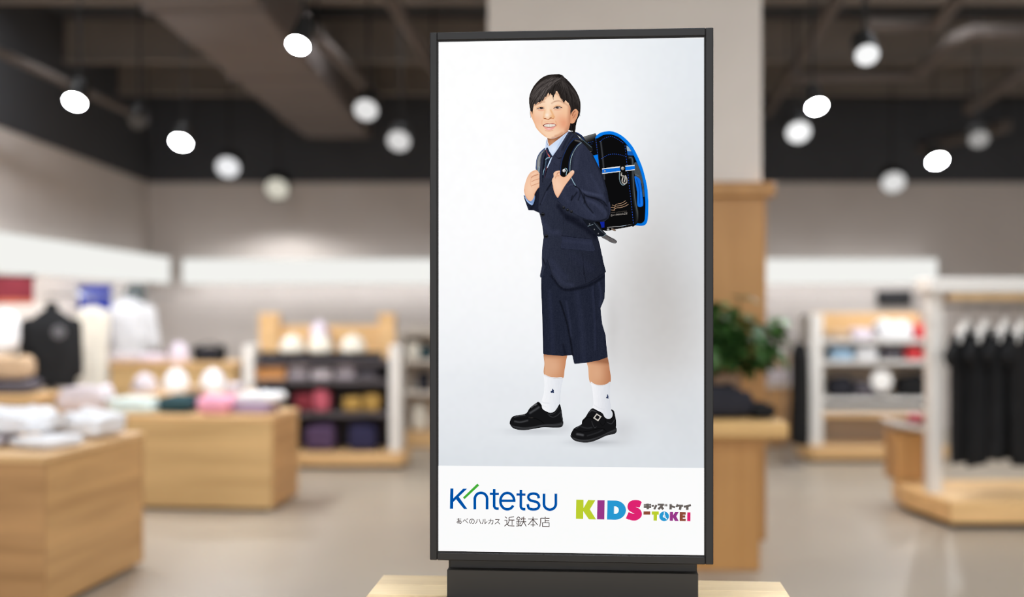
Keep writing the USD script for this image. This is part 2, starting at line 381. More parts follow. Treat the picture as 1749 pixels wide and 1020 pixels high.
crate_table('display_table', 'oak display table behind the nearest one, holding a row of pastel folded clothes', (T2[0], 9.0), R2, 1.85, 0.72, 0.737, oak, oak_pale)

def on_table(T, y, R, x, dy, z):       # x to the left of the right corner, dy behind the front edge
    r = math.radians(R)
    return (T[0] + x * math.cos(r) - dy * math.sin(r), y + x * math.sin(r) + dy * math.cos(r), z)
def pile(name, label, cat, loc, rz, w, d, h, color, seed, layers=3, rumple=0.1, group=None, px=0.3, pz=0.55):
    t = folded(w, d, h, seed, layers, rumple, px, pz)
    x = obj(name, t, color, smooth=60, label=label, cat=cat, group=group)
    xf = UsdGeom.Xformable(x); xf.AddTranslateOp().Set(tuple(float(v) for v in loc)); xf.AddRotateZOp().Set(float(rz))
    return x
white_c = cloth('white', (230, 230, 232)); lilac_grey = cloth('lilac_grey', (205, 196, 200)); mint = cloth('mint', (206, 217, 212)); teal = cloth('teal', (52, 76, 82))
pink = cloth('pink', (232, 166, 190)); purple = cloth('purple', (170, 150, 176)); cream = cloth('cream', (232, 226, 212)); black_c = cloth('black', (38, 38, 39)); ink = cloth('ink', (48, 48, 54))
grey_c = cloth('grey', (92, 88, 94)); tan_c = cloth('tan', (192, 164, 134)); red_c = cloth('red', (214, 72, 76)); rose = cloth('rose', (186, 92, 106)); mustard = cloth('mustard', (172, 138, 76))
blue_c = cloth('blue', (44, 58, 148)); maroon = cloth('maroon', (122, 50, 58)); rust = cloth('rust', (186, 104, 78)); navy = cloth('navy', (52, 50, 76)); plum = cloth('plum', (84, 66, 92)); sky_c = cloth('sky', (160, 190, 214)); orange_c = cloth('orange', (208, 150, 96))
lilac_pale = cloth('lilac_pale', (222, 210, 222)); ash_c = cloth('ash', (168, 160, 166))

Z1, Z2 = 0.8205, 0.7375
for nm, lab, x, dy, z, rz, w, d, h, c, s, ly, ru in (
    ('folded_shirt', 'grey lilac folded shirt under the rumpled white garments, at the table front', -0.72, 0.38, Z1, 8, 0.58, 0.42, 0.055, lilac_grey, 3, 2, 0.12),
    ('folded_shirt', 'small white folded shirt nearest the right end of the front table', -0.20, 0.40, Z1, -20, 0.30, 0.30, 0.06, white_c, 5, 2, 0.12),
    ('rumpled_garment', 'big rumpled white garment heaped on the front table', -0.74, 0.58, Z1 + 0.053, 4, 1.0, 0.46, 0.125, white_c, 8, 1, 0.26),
    ('rumpled_garment', 'white sleeve of cloth trailing toward the right end of the front table', -0.24, 0.90, Z1, -8, 0.40, 0.36, 0.135, white_c, 12, 1, 0.2)):
    pile(nm, lab, 'folded clothes', on_table(T1, 6.0, R1, x, dy, z), R1 + rz, w, d, h, c, s, ly, ru)
for nm, lab, px0, px1, top, dy, c, s, ly, ru in (
    ('folded_shirt', 'pale grey lilac shirts heaped at the left end of the second table', 100, 186, 664, 0.40, lilac_grey, 21, 2, 0.16),
    ('folded_shirt', 'lower pale mint folded shirt on the second table', 188, 270, 690, 0.30, mint, 22, 2, 0.08),
    ('folded_shirt', 'dark teal folded shirt between the mint and the pink ones', 274, 335, 676, 0.32, teal, 24, 3, 0.08),
    ('folded_shirt', 'bright pink folded shirt on the second table', 340, 402, 676, 0.26, pink, 25, 2, 0.12),
    ('folded_shirt', 'purple folded shirt at the right end of the second table', 403, 470, 688, 0.28, purple, 26, 2, 0.1)):
    y0 = 9.0 + dy; sc = y0 / F
    a = at((px0 + px1) / 2, 0, y0); w = (px1 - px0) * sc; h = EYE + (HY - top) * sc - Z2
    pile(nm, lab, 'folded clothes', (a[0], y0 - R2 * -0.0 + 0.06, Z2), R2, w, 0.34, max(h, 0.05), c, s, ly, ru, px=0.4)
a = at(229, 0, 9.36); pile('folded_shirt', 'upper pale mint folded shirt on the second table', 'folded clothes', (a[0], 9.36, Z2 + 0.062), R2, 0.36, 0.3, 0.06, mint, 23, 2, 0.08, px=0.4)
a = at(445, 0, 9.34); pile('folded_shirt', 'white folded shirt lying on the purple one', 'folded clothes', (a[0], 9.36, Z2 + 0.078), R2, 0.38, 0.3, 0.085, white_c, 27, 2, 0.12, px=0.45)

# ---- the low oak counter further back, with hats and white goods
C0 = at(189, 0, 11.6); C1 = at(402, 0, 11.6)
t = thing('shop_counter', 'oak counter behind the pastel table, carrying white hats and a dark bag', 'counter', ((C0[0] + C1[0]) / 2, 11.6, 0))
cw2 = C1[0] - C0[0]
obj('toe_kick', cbox((0, 0.3, 0.04), (cw2 - 0.1, 0.5, 0.08), 0.003), soft_black, t)
obj('front_panel', cbox((0, 0.012, 0.53), (cw2, 0.024, 0.90), 0.003), oak, t)
for s in (-1, 1): obj('side_panel', cbox((s * (cw2 / 2 - 0.012), 0.30, 0.53), (0.024, 0.55, 0.90), 0.003), oak_y, t)
obj('back_panel', cbox((0, 0.588, 0.53), (cw2, 0.024, 0.90), 0.003), oak, t)
obj('top', cbox((0, 0.3, 1.0), (cw2 + 0.03, 0.64, 0.04), 0.006), oak_pale, t)
def beanie(label, loc, r, h, m, group=None, name='knit_hat', cat='hat'):
    t = thing(name, label, cat, loc, random.uniform(0, 90), group)
    prof = [(r * 1.0, 0.0), (r * 1.06, 0.01), (r * 1.08, h * 0.28), (r * 1.02, h * 0.33)]
    obj('cuff', lathe(prof, 26), m, t, smooth=50)
    obj('crown', lathe([(r * math.cos(u) * (1 + 0.0 * u), h * 0.3 + (h * 0.7) * math.sin(u)) for u in np.linspace(0, math.pi / 2 - 0.02, 10)] + [(0, h)], 26), m, t, smooth=60)
    obj('top_knot', place(trimesh.creation.icosphere(1, r * 0.12), (0, 0, h + r * 0.05)), m, t, smooth=True)
    return t
def at_z(px, z, d): q = at(px, 0, d); return (q[0], d, z)
S2 = 9.9 / F
# a small nesting table with white hats, just behind the pastel table
t = thing('nesting_table', 'low pale oak table with white hats between the pastel table and the counter', 'table', at_z(322, 0, 10.35))
obj('top', cbox((0, 0.2, 0.80), (1.02, 0.56, 0.04), 0.006), oak_pale, t)
for sx in (-0.46, 0.46):
    for sy in (-0.03, 0.43): obj('leg', cbox((sx, sy, 0.39), (0.05, 0.05, 0.78), 0.004), oak_z, t)
sc = 10.4 / F
beanie('white knit hat standing tall left of centre on the low table', at_z(301, 0.82, 10.5), 0.112, 0.2, white_c)
beanie('white knit hat at the right of the low table', at_z(364, 0.82, 10.5), 0.112, 0.2, white_c)
beanie('greyish white knit hat leaning low at the left of the low table', at_z(247, 0.82, 10.4), 0.105, 0.17, lilac_grey)
pile('folded_shirt', 'beige folded shirt between the white hats on the low table', 'folded clothes', at_z(333, 0.82, 10.30), 6, 0.17, 0.2, 0.07, tan_c, 31)
pile('folded_shirt', 'beige grey folded shirt at the right end of the low table', 'folded clothes', at_z(401, 0.82, 10.42), -4, 0.16, 0.26, 0.08, lilac_grey, 32)
sc = 11.8 / F
bag = thing('shoulder_bag', 'dark shoulder bag standing on the oak counter', 'bag', at_z(358, 1.02, 11.85))
obj('body', folded(0.29, 0.15, 0.15, 41, 1, 0.06, 0.35, 0.4), ink, bag, smooth=60)
for s in (-1, 1): obj('bag_flap', place(folded(0.07, 0.16, 0.17, 42 + s, 1, 0.05), (s * 0.115, 0, 0.0), ry=s * 6), black_c, bag, smooth=60)
obj('handle', tube([(0.10 * math.cos(u), 0, 0.14 + 0.05 * math.sin(u)) for u in np.linspace(0, math.pi, 12)], 0.008), black_c, bag)
beanie('pinkish white knit hat on the oak counter', at_z(305, 1.02, 11.8), 0.10, 0.2, lilac_pale)
pile('folded_shirt', 'grey folded shirt at the left end of the oak counter', 'folded clothes', at_z(215, 1.02, 11.85), 3, 0.34, 0.3, 0.09, lilac_grey, 33)
pile('folded_shirt', 'pale pink folded shirt on the oak counter', 'folded clothes', at_z(262, 1.02, 11.85), 8, 0.24, 0.3, 0.08, lilac_pale, 34)

# ---- mannequin busts and left wall clothes
def bust(name, label, cat, loc, rz, levels, m, pole_z, badge=None, sleeves=None, base_r=0.16):
    t = thing(name, label, cat, loc, rz)
    obj('jacket', garment(levels, 0.03, 3), m, t, smooth=60)
    top = levels[0][0]
    obj('neck', lathe([(0.062, top - 0.06), (0.055, top + 0.01), (0.058, top + 0.05), (0.04, top + 0.065), (0, top + 0.07)], 20), m, t, smooth=50)
    for s in sleeves or ():
        sh, hand, r0, r1 = s
        obj('sleeve', capsule(sh, hand, r0, r1), m, t, smooth=60)
    if badge: obj('chest_badge', place(lathe([(0.058, 0), (0.058, 0.008), (0.05, 0.012), (0, 0.013)], 20), badge, rx=90), mat('badge_grey', (96, 95, 98), 0.7), t, smooth=40)
    obj('pole', tube([(0, 0, 0.02), (0, 0, pole_z + 0.02)], 0.028, 12), soft_black, t)
    obj('stand_base', lathe([(base_r, 0), (base_r, 0.012), (0.04, 0.03), (0, 0.03)], 26), soft_black, t, smooth=40)
    return t
q = at_z(88, 0, 10.0)
bust('mannequin', 'black jacket with a grey chest badge on a headless mannequin stand', 'mannequin', q, 14,
     [(1.55, 0.07, 0.06), (1.51, 0.12, 0.08), (1.455, 0.195, 0.105), (1.40, 0.222, 0.12), (1.2, 0.215, 0.125), (1.05, 0.205, 0.12), (0.93, 0.20, 0.125), (0.90, 0.195, 0.12)], black_c, 0.91,
     badge=(0.075, -0.128, 1.365), sleeves=[((-0.185, 0, 1.42), (-0.225, -0.03, 1.02), 0.062, 0.045), ((0.185, 0, 1.42), (0.215, -0.03, 1.02), 0.062, 0.045)])
def hung(name, label, cat, loc, rz, levels, m, sleeves=(), hook=True):
    """A garment hanging face out from a peg on the wall."""
    t = thing(name, label, cat, loc, rz)
    obj('garment_body', garment(levels, 0.05, 5), m, t, smooth=60)
    for sh, hand, r0, r1 in sleeves: obj('sleeve', capsule(sh, hand, r0, r1), m, t, smooth=60)
    z = levels[0][0]
    obj('hanger_hook', tube([(0, 0, z - 0.02), (0, 0, z + 0.05), (0.015, 0.02, z + 0.075), (0, 0.05, z + 0.08)], 0.006, 6), mat('steel', (180, 180, 180), 0.3, 0.5, 1.0), t)
    return t
q = at_z(157, 0, 11.6)
hung('hanging_coat', 'long cream coat hanging by the left wall just right of the black mannequin', 'coat', (q[0], q[1], 0), 12,
     [(1.58, 0.05, 0.05), (1.55, 0.12, 0.07), (1.48, 0.165, 0.09), (1.2, 0.15, 0.09), (0.8, 0.15, 0.1), (0.62, 0.155, 0.1)], cream)
q = at_z(222, 0, 12.9)
hung('hanging_jacket', 'puffy white jacket hanging near the corner of the shop', 'jacket', (q[0], q[1], 0), 8,
     [(1.66, 0.06, 0.06), (1.60, 0.17, 0.1), (1.50, 0.235, 0.14), (1.25, 0.22, 0.15), (1.06, 0.19, 0.14), (1.0, 0.17, 0.12)], white_c,
     sleeves=[((-0.2, 0, 1.52), (-0.27, -0.05, 1.16), 0.08, 0.06), ((0.2, 0, 1.52), (0.27, -0.05, 1.16), 0.08, 0.06)])
q = at_z(232, 0, 13.7)
hung('hanging_scarf', 'dark green grey scarf hanging behind the white jacket', 'scarf', (q[0], q[1], 0), 15,
     [(1.83, 0.07, 0.03), (1.78, 0.12, 0.05), (1.6, 0.1, 0.05), (1.53, 0.06, 0.04)], cloth('green_grey', (64, 74, 74)))
# wall rail that carries the hanging clothes
pA, pB = on_left(9.2, 0.03), on_left(14.4, 0.03)
t = thing('wall_shelf', 'white wall shelf with brackets along the left wall below the lit valance', 'shelf', (0, 0, 0))
rail = lambda off, z, y0, y1: [(*on_left(y0, off), z), (*on_left(y1, off), z)]
def strip(y0, y1, off, z, wd, th, m, name, t):
    a, b = on_left(y0, off), on_left(y1, off); L = np.linalg.norm(b - a)
    obj(name, place(cbox((L / 2, 0, 0), (L, wd, th), 0.004), (a[0], a[1], z), rz=la), m, t)
strip(9.0, 12.0, 0.17, 1.205, 0.32, 0.03, cream_board, 'shelf_board', t)
for y in (9.2, 10.6, 11.8): 
    a = on_left(y, 0.14); obj('bracket', place(cbox((0, 0, 0), (0.02, 0.26, 0.10), 0.003), (a[0], a[1], 1.14), rz=la), cream_board, t)
t = thing('clothes_rail', 'thin steel clothes rail along the left wall carrying the coat and jacket', 'rail', (0, 0, 0))
obj('bar', tube(rail(0.40, 1.69, 11.4, 14.6), 0.012, 8), mat('steel', (180, 180, 180)), t)
for y in (11.45, 14.5): obj('wall_arm', tube([(*on_left(y, 0.0), 1.69), (*on_left(y, 0.40), 1.69)], 0.012, 8), mat('steel', (180, 180, 180)), t)
# framed cloth panels high on the wall
def panel(name, label, cat, px0, px1, py0, py1, d, m, rz, m2=None):
    a, b = at(px0, py0, d), at(px1, py1, d)
    w, h = b[0] - a[0], a[2] - b[2]
    t = thing(name, label, cat, ((a[0] + b[0]) / 2, d, b[2]), rz)
    w /= math.cos(math.radians(rz))
    g = trimesh.creation.box((w, 0.03, h * (0.82 if m2 else 1))); g = g.subdivide().subdivide().subdivide()
    v = g.vertices.copy(); v[:, 1] += 0.008 * np.sin(v[:, 0] * 30) * (1.2 - v[:, 2] / h); g.vertices = v
    g.apply_translation((0, 0, h * (0.59 if m2 else 0.5)))
    obj('cloth', g, m, t, smooth=50)
    obj('hanging_bar', tube([(-w / 2 - 0.02, 0, h + 0.01), (w / 2 + 0.02, 0, h + 0.01)], 0.01, 8), soft_black, t)
    if m2: obj('hem', cbox((0, 0, h * 0.09), (w, 0.034, h * 0.18), 0.004), m2, t)
    return t
panel('hanging_cloth', 'dark red cloth with a rust hem hung at the far left under the valance', 'cloth', -30, 50, 474, 519, 10.0, maroon, 24, rust)
panel('hanging_cloth', 'royal blue cloth hung above the cream coat', 'cloth', 138, 186, 489, 529, 12.2, blue_c, 24)
# shelf goods at the far left
for nm, lab, px, z, dd, w, h, c, s in (
    ('folded_shirt', 'white shirt standing folded on the wall shelf at the far left', 6, 1.222, 9.7, 0.26, 0.30, white_c, 51),):
    q = on_left(dd, 0.2); pile(nm, lab, 'folded clothes', (at(px, 0, dd)[0], dd, z), 20, w, 0.22, h, c, s, 3, 0.1)
L0 = at(30, 0, 9.7)
t = thing('side_cabinet', 'low oak cabinet against the left wall behind the front table', 'cabinet', (-4.0, 9.25, 0), 2)
obj('carcass', cbox((0, 0.25, 0.44), (0.46, 0.5, 0.80), 0.004), oak, t)
obj('toe_kick', cbox((0, 0.26, 0.03), (0.42, 0.42, 0.06), 0.003), soft_black, t)
obj('top', cbox((0, 0.25, 0.86), (0.50, 0.54, 0.04), 0.005), oak_pale, t)
for nm, lab, dx, z, w, d2, h, c, s in (
    ('folded_shirt', 'dark grey folded sweater on the low cabinet by the left wall', 0.0, 0.881, 0.38, 0.36, 0.115, grey_c, 61),
    ('folded_shirt', 'tan folded sweater stacked on the dark grey one', -0.03, 0.992, 0.34, 0.32, 0.19, tan_c, 62)):
    pile(nm, lab, 'folded clothes', (-4.03 + dx, 9.48, z), 4, w, d2, h, c, s, 3)

# ================================================================ gondola shelf units
def gondola(name, label, loc, w, dep, shelves, top, m_post, m_back, m_shelf, plinth_h=0.16, post=0.1, header=None, rz=0.0, back_top=None, plinth_over=0.1):
    t = thing(name, label, 'shelf unit', loc, rz)
    pl = sbox(-w / 2 - plinth_over, -plinth_over, w / 2 + plinth_over, dep + plinth_over).buffer(-0.12).buffer(0.12, quad_segs=6)
    obj('toe_kick', prism(pl.buffer(-0.05), 0.0, 0.04), soft_black, t)
    obj('plinth', prism(pl, 0.035, plinth_h, 0.012), oak_pale, t)
    for s in (-1, 1): obj('side_post', cbox((s * (w / 2 - post / 2), dep / 2, (plinth_h + top) / 2), (post, dep, top - plinth_h), 0.008), m_post, t)
    bt = back_top or top
    obj('back_panel', cbox((0, dep - 0.02, (plinth_h + bt) / 2), (w - 2 * post + 0.002, 0.03, bt - plinth_h), 0.003), m_back, t)
    for z in shelves: obj('shelf_board', cbox((0, dep / 2 - 0.02, z - 0.02), (w - 2 * post + 0.002, dep - 0.04, 0.04), 0.004), m_shelf, t)
    return t
# -- left unit (between the pastel table and the signage)
GD = 11.4; gs = GD / F
GL, GR = at(414, 0, GD)[0], at(684, 0, GD)[0]; gx, gw = (GL + GR) / 2, GR - GL
g = gondola('shelf_unit', 'shelf unit with white posts, oak back and rounded plinth left of the signage', (gx, GD, 0), gw, 0.5, (1.05, 0.86, 0.545), 1.20, white_board, mat('shelf_back', (70, 64, 66), 0.8), dark_board, 0.16, 0.11, plinth_over=0.06)
bw = gw - 0.2
obj('oak_back_board', cbox((0, 0.44, 1.22), (bw, 0.05, 0.34), 0.006), oak_pale, g)
for s, xx in ((-1, -bw / 2 + 0.09), (1, bw / 2 - 0.07)): obj('oak_block', cbox((xx, 0.39, 1.28), (0.2 if s < 0 else 0.17, 0.14, 0.46), 0.006), oak_pale, g)
def on_shelf(px, z, d, rz, wpx, dep, h, c, s, lab, layers=3, rum=0.08, nm='folded_shirt', cat='folded clothes', group=None):
    q = at_z(px, z + 0.0005, d); pile(nm, lab, cat, q, rz, wpx * d / F, dep, h, c, s, layers, rum, group, px=0.25, pz=0.4)
for k, (px, wpx, lab) in enumerate(((465, 40, 'black folded shirt at the left end of the hat shelf'), (508, 42, 'black folded shirt under the left cream hat'), (552, 42, 'black folded shirt under the middle cream hat'), (597, 42, 'black folded shirt under the right cream hat'), (636, 34, 'black folded shirt at the right end of the hat shelf'))):
    on_shelf(px, 1.05, GD + 0.16, 0, wpx, 0.26, 0.075 + 0.012 * (k % 2), ink, 70 + k, lab)
for px, lab in ((499, 'left one of three cream knit hats on the shelf unit'), (548, 'middle one of three cream knit hats on the shelf unit'), (603, 'right one of three cream knit hats on the shelf unit')):
    beanie(lab, at_z(px, 1.132, GD + 0.12), 0.118, 0.165, cream)
rb = thing('riser_block', 'small oak riser behind the cream hats', 'display block', at_z(548, 1.051, GD + 0.325))
obj('block', cbox((0, 0, 0.10), (0.22, 0.1, 0.2), 0.006), oak_pale, rb)
obj('top_plate', cbox((0, 0, 0.205), (0.235, 0.11, 0.012), 0.003), oak_pale, rb)
beanie('white knit hat on the riser above the cream hats', at_z(546, 1.263, GD + 0.31), 0.09, 0.17, lilac_pale)
bx = thing('storage_box', 'orange tan box at the left end of the second shelf', 'box', at_z(462, 0.8605, GD + 0.06))
obj('box_body', cbox((0, 0.12, 0.05), (0.28, 0.24, 0.10), 0.006), orange_c, bx); obj('box_lid', cbox((0, 0.12, 0.112), (0.29, 0.25, 0.03), 0.006), orange_c, bx)
for k, px in enumerate((512, 552, 592, 630)):
    on_shelf(px, 0.86, GD + 0.2, 0, 36, 0.28, 0.10, (ash_c, lilac_grey, ash_c, grey_c)[k], 80 + k, 'lower grey folded shirt, %s on the second shelf of the hat unit' % ('first', 'second', 'third', 'fourth')[k])
for k, px in enumerate((512, 592)):
    on_shelf(px, 0.961, GD + 0.2, 0, 34, 0.26, 0.045, (lilac_grey, ash_c)[k], 86 + k, ('upper pale grey folded shirt on the left grey stack', 'upper grey folded shirt on the right grey stack')[k])
for px, w, h, c, lab in ((467, 40, 0.15, ink, 'dark folded sweater at the left of the third shelf'), (522, 34, 0.19, maroon, 'dark red folded sweater on the third shelf'), (552, 28, 0.21, rose, 'rose pink folded sweater on the third shelf'), (604, 32, 0.15, mustard, 'left mustard folded sweater on the third shelf'), (637, 28, 0.17, mustard, 'right mustard folded sweater on the third shelf')):
    on_shelf(px, 0.545, GD + 0.18, 0, w, 0.28, h, c, int(px), lab)
for px, w, h, c, lab in ((480, 56, 0.26, navy, 'navy folded jeans at the left of the bottom shelf'), (550, 52, 0.26, plum, 'plum folded jeans in the middle of the bottom shelf'), (622, 48, 0.26, navy, 'navy folded jeans at the right of the bottom shelf')):
    on_shelf(px, 0.161, GD + 0.18, 0, w, 0.30, h, c, int(px) + 3, lab, layers=5)
# -- rounded cream unit half hidden by the signage
RD = 13.4
t = thing('shelf_unit', 'rounded cream shelf unit half hidden behind the left edge of the signage', 'shelf unit', (at(760, 0, RD)[0], RD, 0))
rr = sbox(-0.55, -0.25, 0.55, 0.25).buffer(-0.2).buffer(0.24, quad_segs=8)
obj('plinth', prism(rr, 0.0, 0.16, 0.01), oak_pale, t)
obj('core', cbox((0, 0.15, 0.75), (0.9, 0.12, 1.2), 0.01), cream_board, t)
for z in (0.62, 0.98, 1.30): obj('shelf_board', prism(rr, z - 0.05, z, 0.012), cream_board, t)
for s in (-0.49,): obj('side_post', cbox((s, 0.0, 0.73), (0.06, 0.3, 1.14), 0.02), cream_board, t)
RS = RD / F
for px, z, h, c, lab, sd in ((718, 0.16, 0.30, cream, 'cream folded blanket low in the rounded unit', 1), (724, 0.62, 0.2, ink, 'dark folded sweater in the middle of the rounded unit', 2), (708, 0.98, 0.2, cream, 'cream folded sweater on the third level of the rounded unit', 3), (728, 0.98, 0.14, teal, 'dark green folded sweater on the third level of the rounded unit', 4)):
    on_shelf(px, z, RD - 0.05 - 0.02 * (sd == 4), 0, 22, 0.24, h, c, 90 + sd, lab)

# -- right unit
HD = 11.85; hs = HD / F
HL, HR = at(1384, 0, HD)[0], at(1612, 0, HD)[0]; hx, hw = (HL + HR) / 2, HR - HL
g = gondola('shelf_unit', 'tall white shelf unit with folded clothes right of the plant', (hx, HD, 0), hw, 0.45, (1.245, 1.03, 0.652, 0.545), 1.50, white_board, mat('beige_back', (196, 178, 158), 0.7), white_board, 0.17, 0.13, plinth_over=0.06, back_top=1.36)
obj('oak_rail', cbox((0, 0.40, 1.40), (hw - 0.24, 0.06, 0.22), 0.006), oak_pale, g)
obj('oak_lip', cbox((0, 0.02, 0.49), (hw - 0.24, 0.03, 0.07), 0.004), oak_pale, g)
for px, w, h, c, z, lab in (
    (1432, 34, 0.09, tan_c, 1.245, 'tan folded shirt at the left of the top shelf of the tall unit'), (1468, 34, 0.11, lilac_pale, 1.245, 'pale lilac folded shirt on the top shelf of the tall unit'),
    (1524, 62, 0.17, white_c, 1.245, 'big puffy white pillow on the top shelf of the tall unit'), (1568, 24, 0.14, red_c, 1.245, 'red folded shirt at the right end of the top shelf'),
    (1434, 38, 0.12, sky_c, 1.03, 'light blue folded shirt on the second shelf of the tall unit'), (1476, 36, 0.14, white_c, 1.03, 'white folded shirt beside the light blue one'), (1520, 36, 0.13, grey_c, 1.03, 'grey folded shirt under the puffy white pillow'), (1557, 30, 0.14, red_c, 1.03, 'red folded shirt on the second shelf of the tall unit'),
    (1433, 38, 0.2, ink, 0.652, 'left dark folded sweater on the third shelf of the tall unit'), (1476, 38, 0.16, grey_c, 0.652, 'grey folded sweater on the third shelf of the tall unit'), (1554, 44, 0.22, black_c, 0.652, 'right black folded sweater on the third shelf of the tall unit')):
    on_shelf(px, z, HD + 0.18, 0, w, 0.26, h, c, int(px) + 7, lab, rum=0.14 if 'puffy' in lab else 0.08)
t = thing('round_sign', 'round white sign on a short stem before the dark sweaters', 'sign', at_z(1506, 0.6525, HD + 0.02))
obj('sign_disc', place(lathe([(0.10, -0.008), (0.108, 0), (0.10, 0.008), (0, 0.010)], 30), (0, 0, 0.17), rx=90), mat('sign_white', (244, 242, 238), 0.5), t, smooth=40)
obj('stem', tube([(0, 0.004, 0.01), (0, 0.004, 0.10)], 0.006, 8), soft_black, t); obj('foot', cbox((0, 0.02, 0.005), (0.1, 0.06, 0.01), 0.002), soft_black, t)
t = thing('wall_sign', 'blank black rectangular sign on the back wall under the right valance', 'sign', (*at(1528, 509, BY - 0.03)[:2], EYE + (HY - 522) * BY / F))
obj('sign_face', cbox((0, -0.004, 0.095), (0.43, 0.02, 0.18), 0.003), mat('sign_black', (46, 45, 46), 0.6), t)
obj('sign_frame', cbox((0, 0.012, 0.095), (0.45, 0.03, 0.20), 0.004), soft_black, t)
# -- black coat hanging at the unit's left end, low stand beside it
q = at_z(1366, 0, 11.6)
hung('hanging_coat', 'long black coat hanging at the left end of the tall white shelf unit', 'coat', q, 0,
     [(1.22, 0.04, 0.05), (1.18, 0.062, 0.11), (1.1, 0.072, 0.17), (0.7, 0.072, 0.2), (0.3, 0.075, 0.2), (0.22, 0.07, 0.19)], black_c)
t = thing('clothes_rail', 'thin freestanding rail holding the long black coat', 'rail', (q[0], 11.6, 0))
st = mat('steel', (180, 180, 180))
obj('bar', tube([(-0.02, 0.05, 1.295), (-0.14, 0.05, 1.295)], 0.01, 8), st, t); obj('upright', tube([(-0.13, 0.05, 0.0), (-0.13, 0.05, 1.30)], 0.012, 8), st, t); obj('foot', cbox((-0.08, 0.05, 0.01), (0.16, 0.4, 0.02), 0.004), st, t)
q = at_z(1332, 0, 13.2)
t = thing('display_stand', 'narrow beige stand between the plant and the black coat', 'stand', q)
obj('stand_body', cbox((0, 0.15, 0.33), (0.28, 0.3, 0.66), 0.006), oak_deep, t); obj('top', cbox((0, 0.15, 0.68), (0.32, 0.34, 0.04), 0.006), cream_board, t)
pile('folded_shirt', 'lilac grey folded shirt on the narrow beige stand', 'folded clothes', (q[0], 13.35, 0.7005), 0, 0.28, 0.26, 0.17, lilac_grey, 101)
pile('folded_shirt', 'cream folded shirt on top of the lilac grey one', 'folded clothes', (q[0], 13.35, 0.868), 0, 0.27, 0.25, 0.17, tan_c, 102)

# ================================================================ oak table in front of the column, with plant
TD = 6.9; tz = 0.905
txl, txr = at(785, 0, TD)[0], at(1349, 0, TD)[0]; tw = txr - txl
t = thing('plant_table', 'thick topped oak table before the column, carrying the plant and dark clothes', 'table', ((txl + txr) / 2, TD, 0))
obj('top', cbox((0, 0.48, tz - 0.05), (tw, 0.96, 0.10), 0.02), oak_top, t)
pw = at(1305, 0, TD)[0] - (txl + txr) / 2
obj('pedestal', cbox((0, 0.52, (tz - 0.10) / 2), (2 * pw, 0.8, tz - 0.10), 0.006), wood('oak_pedestal', (186, 138, 82), 'z', 0.12), t)
tx = (txl + txr) / 2
for nm, lab, px, dy, w, h, z, c, s in (('rumpled_garment', 'dark grey rumpled jacket on the plant table beside the signage', 1230, 0.36, 0.36, 0.17, tz, ink, 111), ('folded_shirt', 'black folded shirt at the right of the dark grey jacket', 1294, 0.34, 0.15, 0.085, tz, black_c, 112)):
    q = at_z(px, z + 0.0005, TD + dy); pile(nm, lab, 'folded clothes', q, 5, w, 0.34, h, c, s, 2, 0.22 if 'rump' in nm else 0.1)
# plant
pq = at_z(1226, tz + 0.0005, TD + 0.64)
pl = thing('potted_plant', 'bushy green potted plant on the oak table beside the signage', 'plant', pq)
obj('pot', lathe([(0.10, 0), (0.135, 0.02), (0.15, 0.24), (0.155, 0.25), (0.14, 0.25), (0.135, 0.21)], 28), mat('pot_clay', (150, 120, 96), 0.7), pl, smooth=40)
obj('soil', lathe([(0.134, 0.20), (0.134, 0.215), (0, 0.225)], 20), mat('soil', (60, 46, 38), 0.95, vary=0.3, scale=60), pl)
leafm = [usdkit.material(stage, '/World/Looks/leaf_%d' % k, {'p': ('principled_bsdf', {'base_color': tuple(lin(c)), 'roughness': 0.45, 'specular_ior_level': 0.35}), 't': ('translucent_bsdf', {'color': tuple(lin(c) * 1.3)}), 'm': ('mix_closure', {'fac': 0.3})}, [('p.BSDF', 'm.closure1'), ('t.BSDF', 'm.closure2')], surface='m.closure') for k, c in enumerate(((72, 112, 54), (92, 132, 70), (58, 96, 48), (124, 154, 98), (146, 130, 68)))]
rng = np.random.default_rng(5)
def leaf(L, W, bend):
    n = 6; u = np.linspace(0, 1, n)
    wv = W * np.sin(np.pi * u ** 0.8) ** 0.8
    z = -bend * u ** 2 * L
    v = []
    for i in range(n): v += [(u[i] * L, -wv[i], z[i] + wv[i] * 0.25), (u[i] * L, 0, z[i]), (u[i] * L, wv[i], z[i] + wv[i] * 0.25)]
    v = np.array(v); f = []
    for i in range(n - 1):
        for j in range(2):
            a = i * 3 + j; f += [(a, a + 3, a + 4), (a, a + 4, a + 1)]
    lo = v - np.array([0, 0, 0.0015]); k = len(v)
    f += [(c + k, b + k, a + k) for a, b, c in f]
    return trimesh.Trimesh(np.vstack([v, lo]), f, process=False)
stems = []
for k in range(26):
    az = rng.uniform(0, 2 * np.pi); rad = rng.uniform(0.10, 0.41); hh = rng.uniform(0.22, 0.60)
    pts = [(0.05 * math.cos(az), 0.05 * math.sin(az), 0.2)]
    for u in np.linspace(0.25, 1, 5): pts.append((rad * u * math.cos(az), rad * u * math.sin(az), 0.2 + hh * u * (1.12 - 0.28 * u * rad / 0.4)))
    pts = np.array(pts); pts[:, 1] = np.minimum(pts[:, 1], 0.20); stems.append(pts)
    obj('stem', tube(pts, np.linspace(0.007, 0.003, len(pts)), 5), mat('stem_green', (82, 84, 48), 0.7), pl)
made = 0
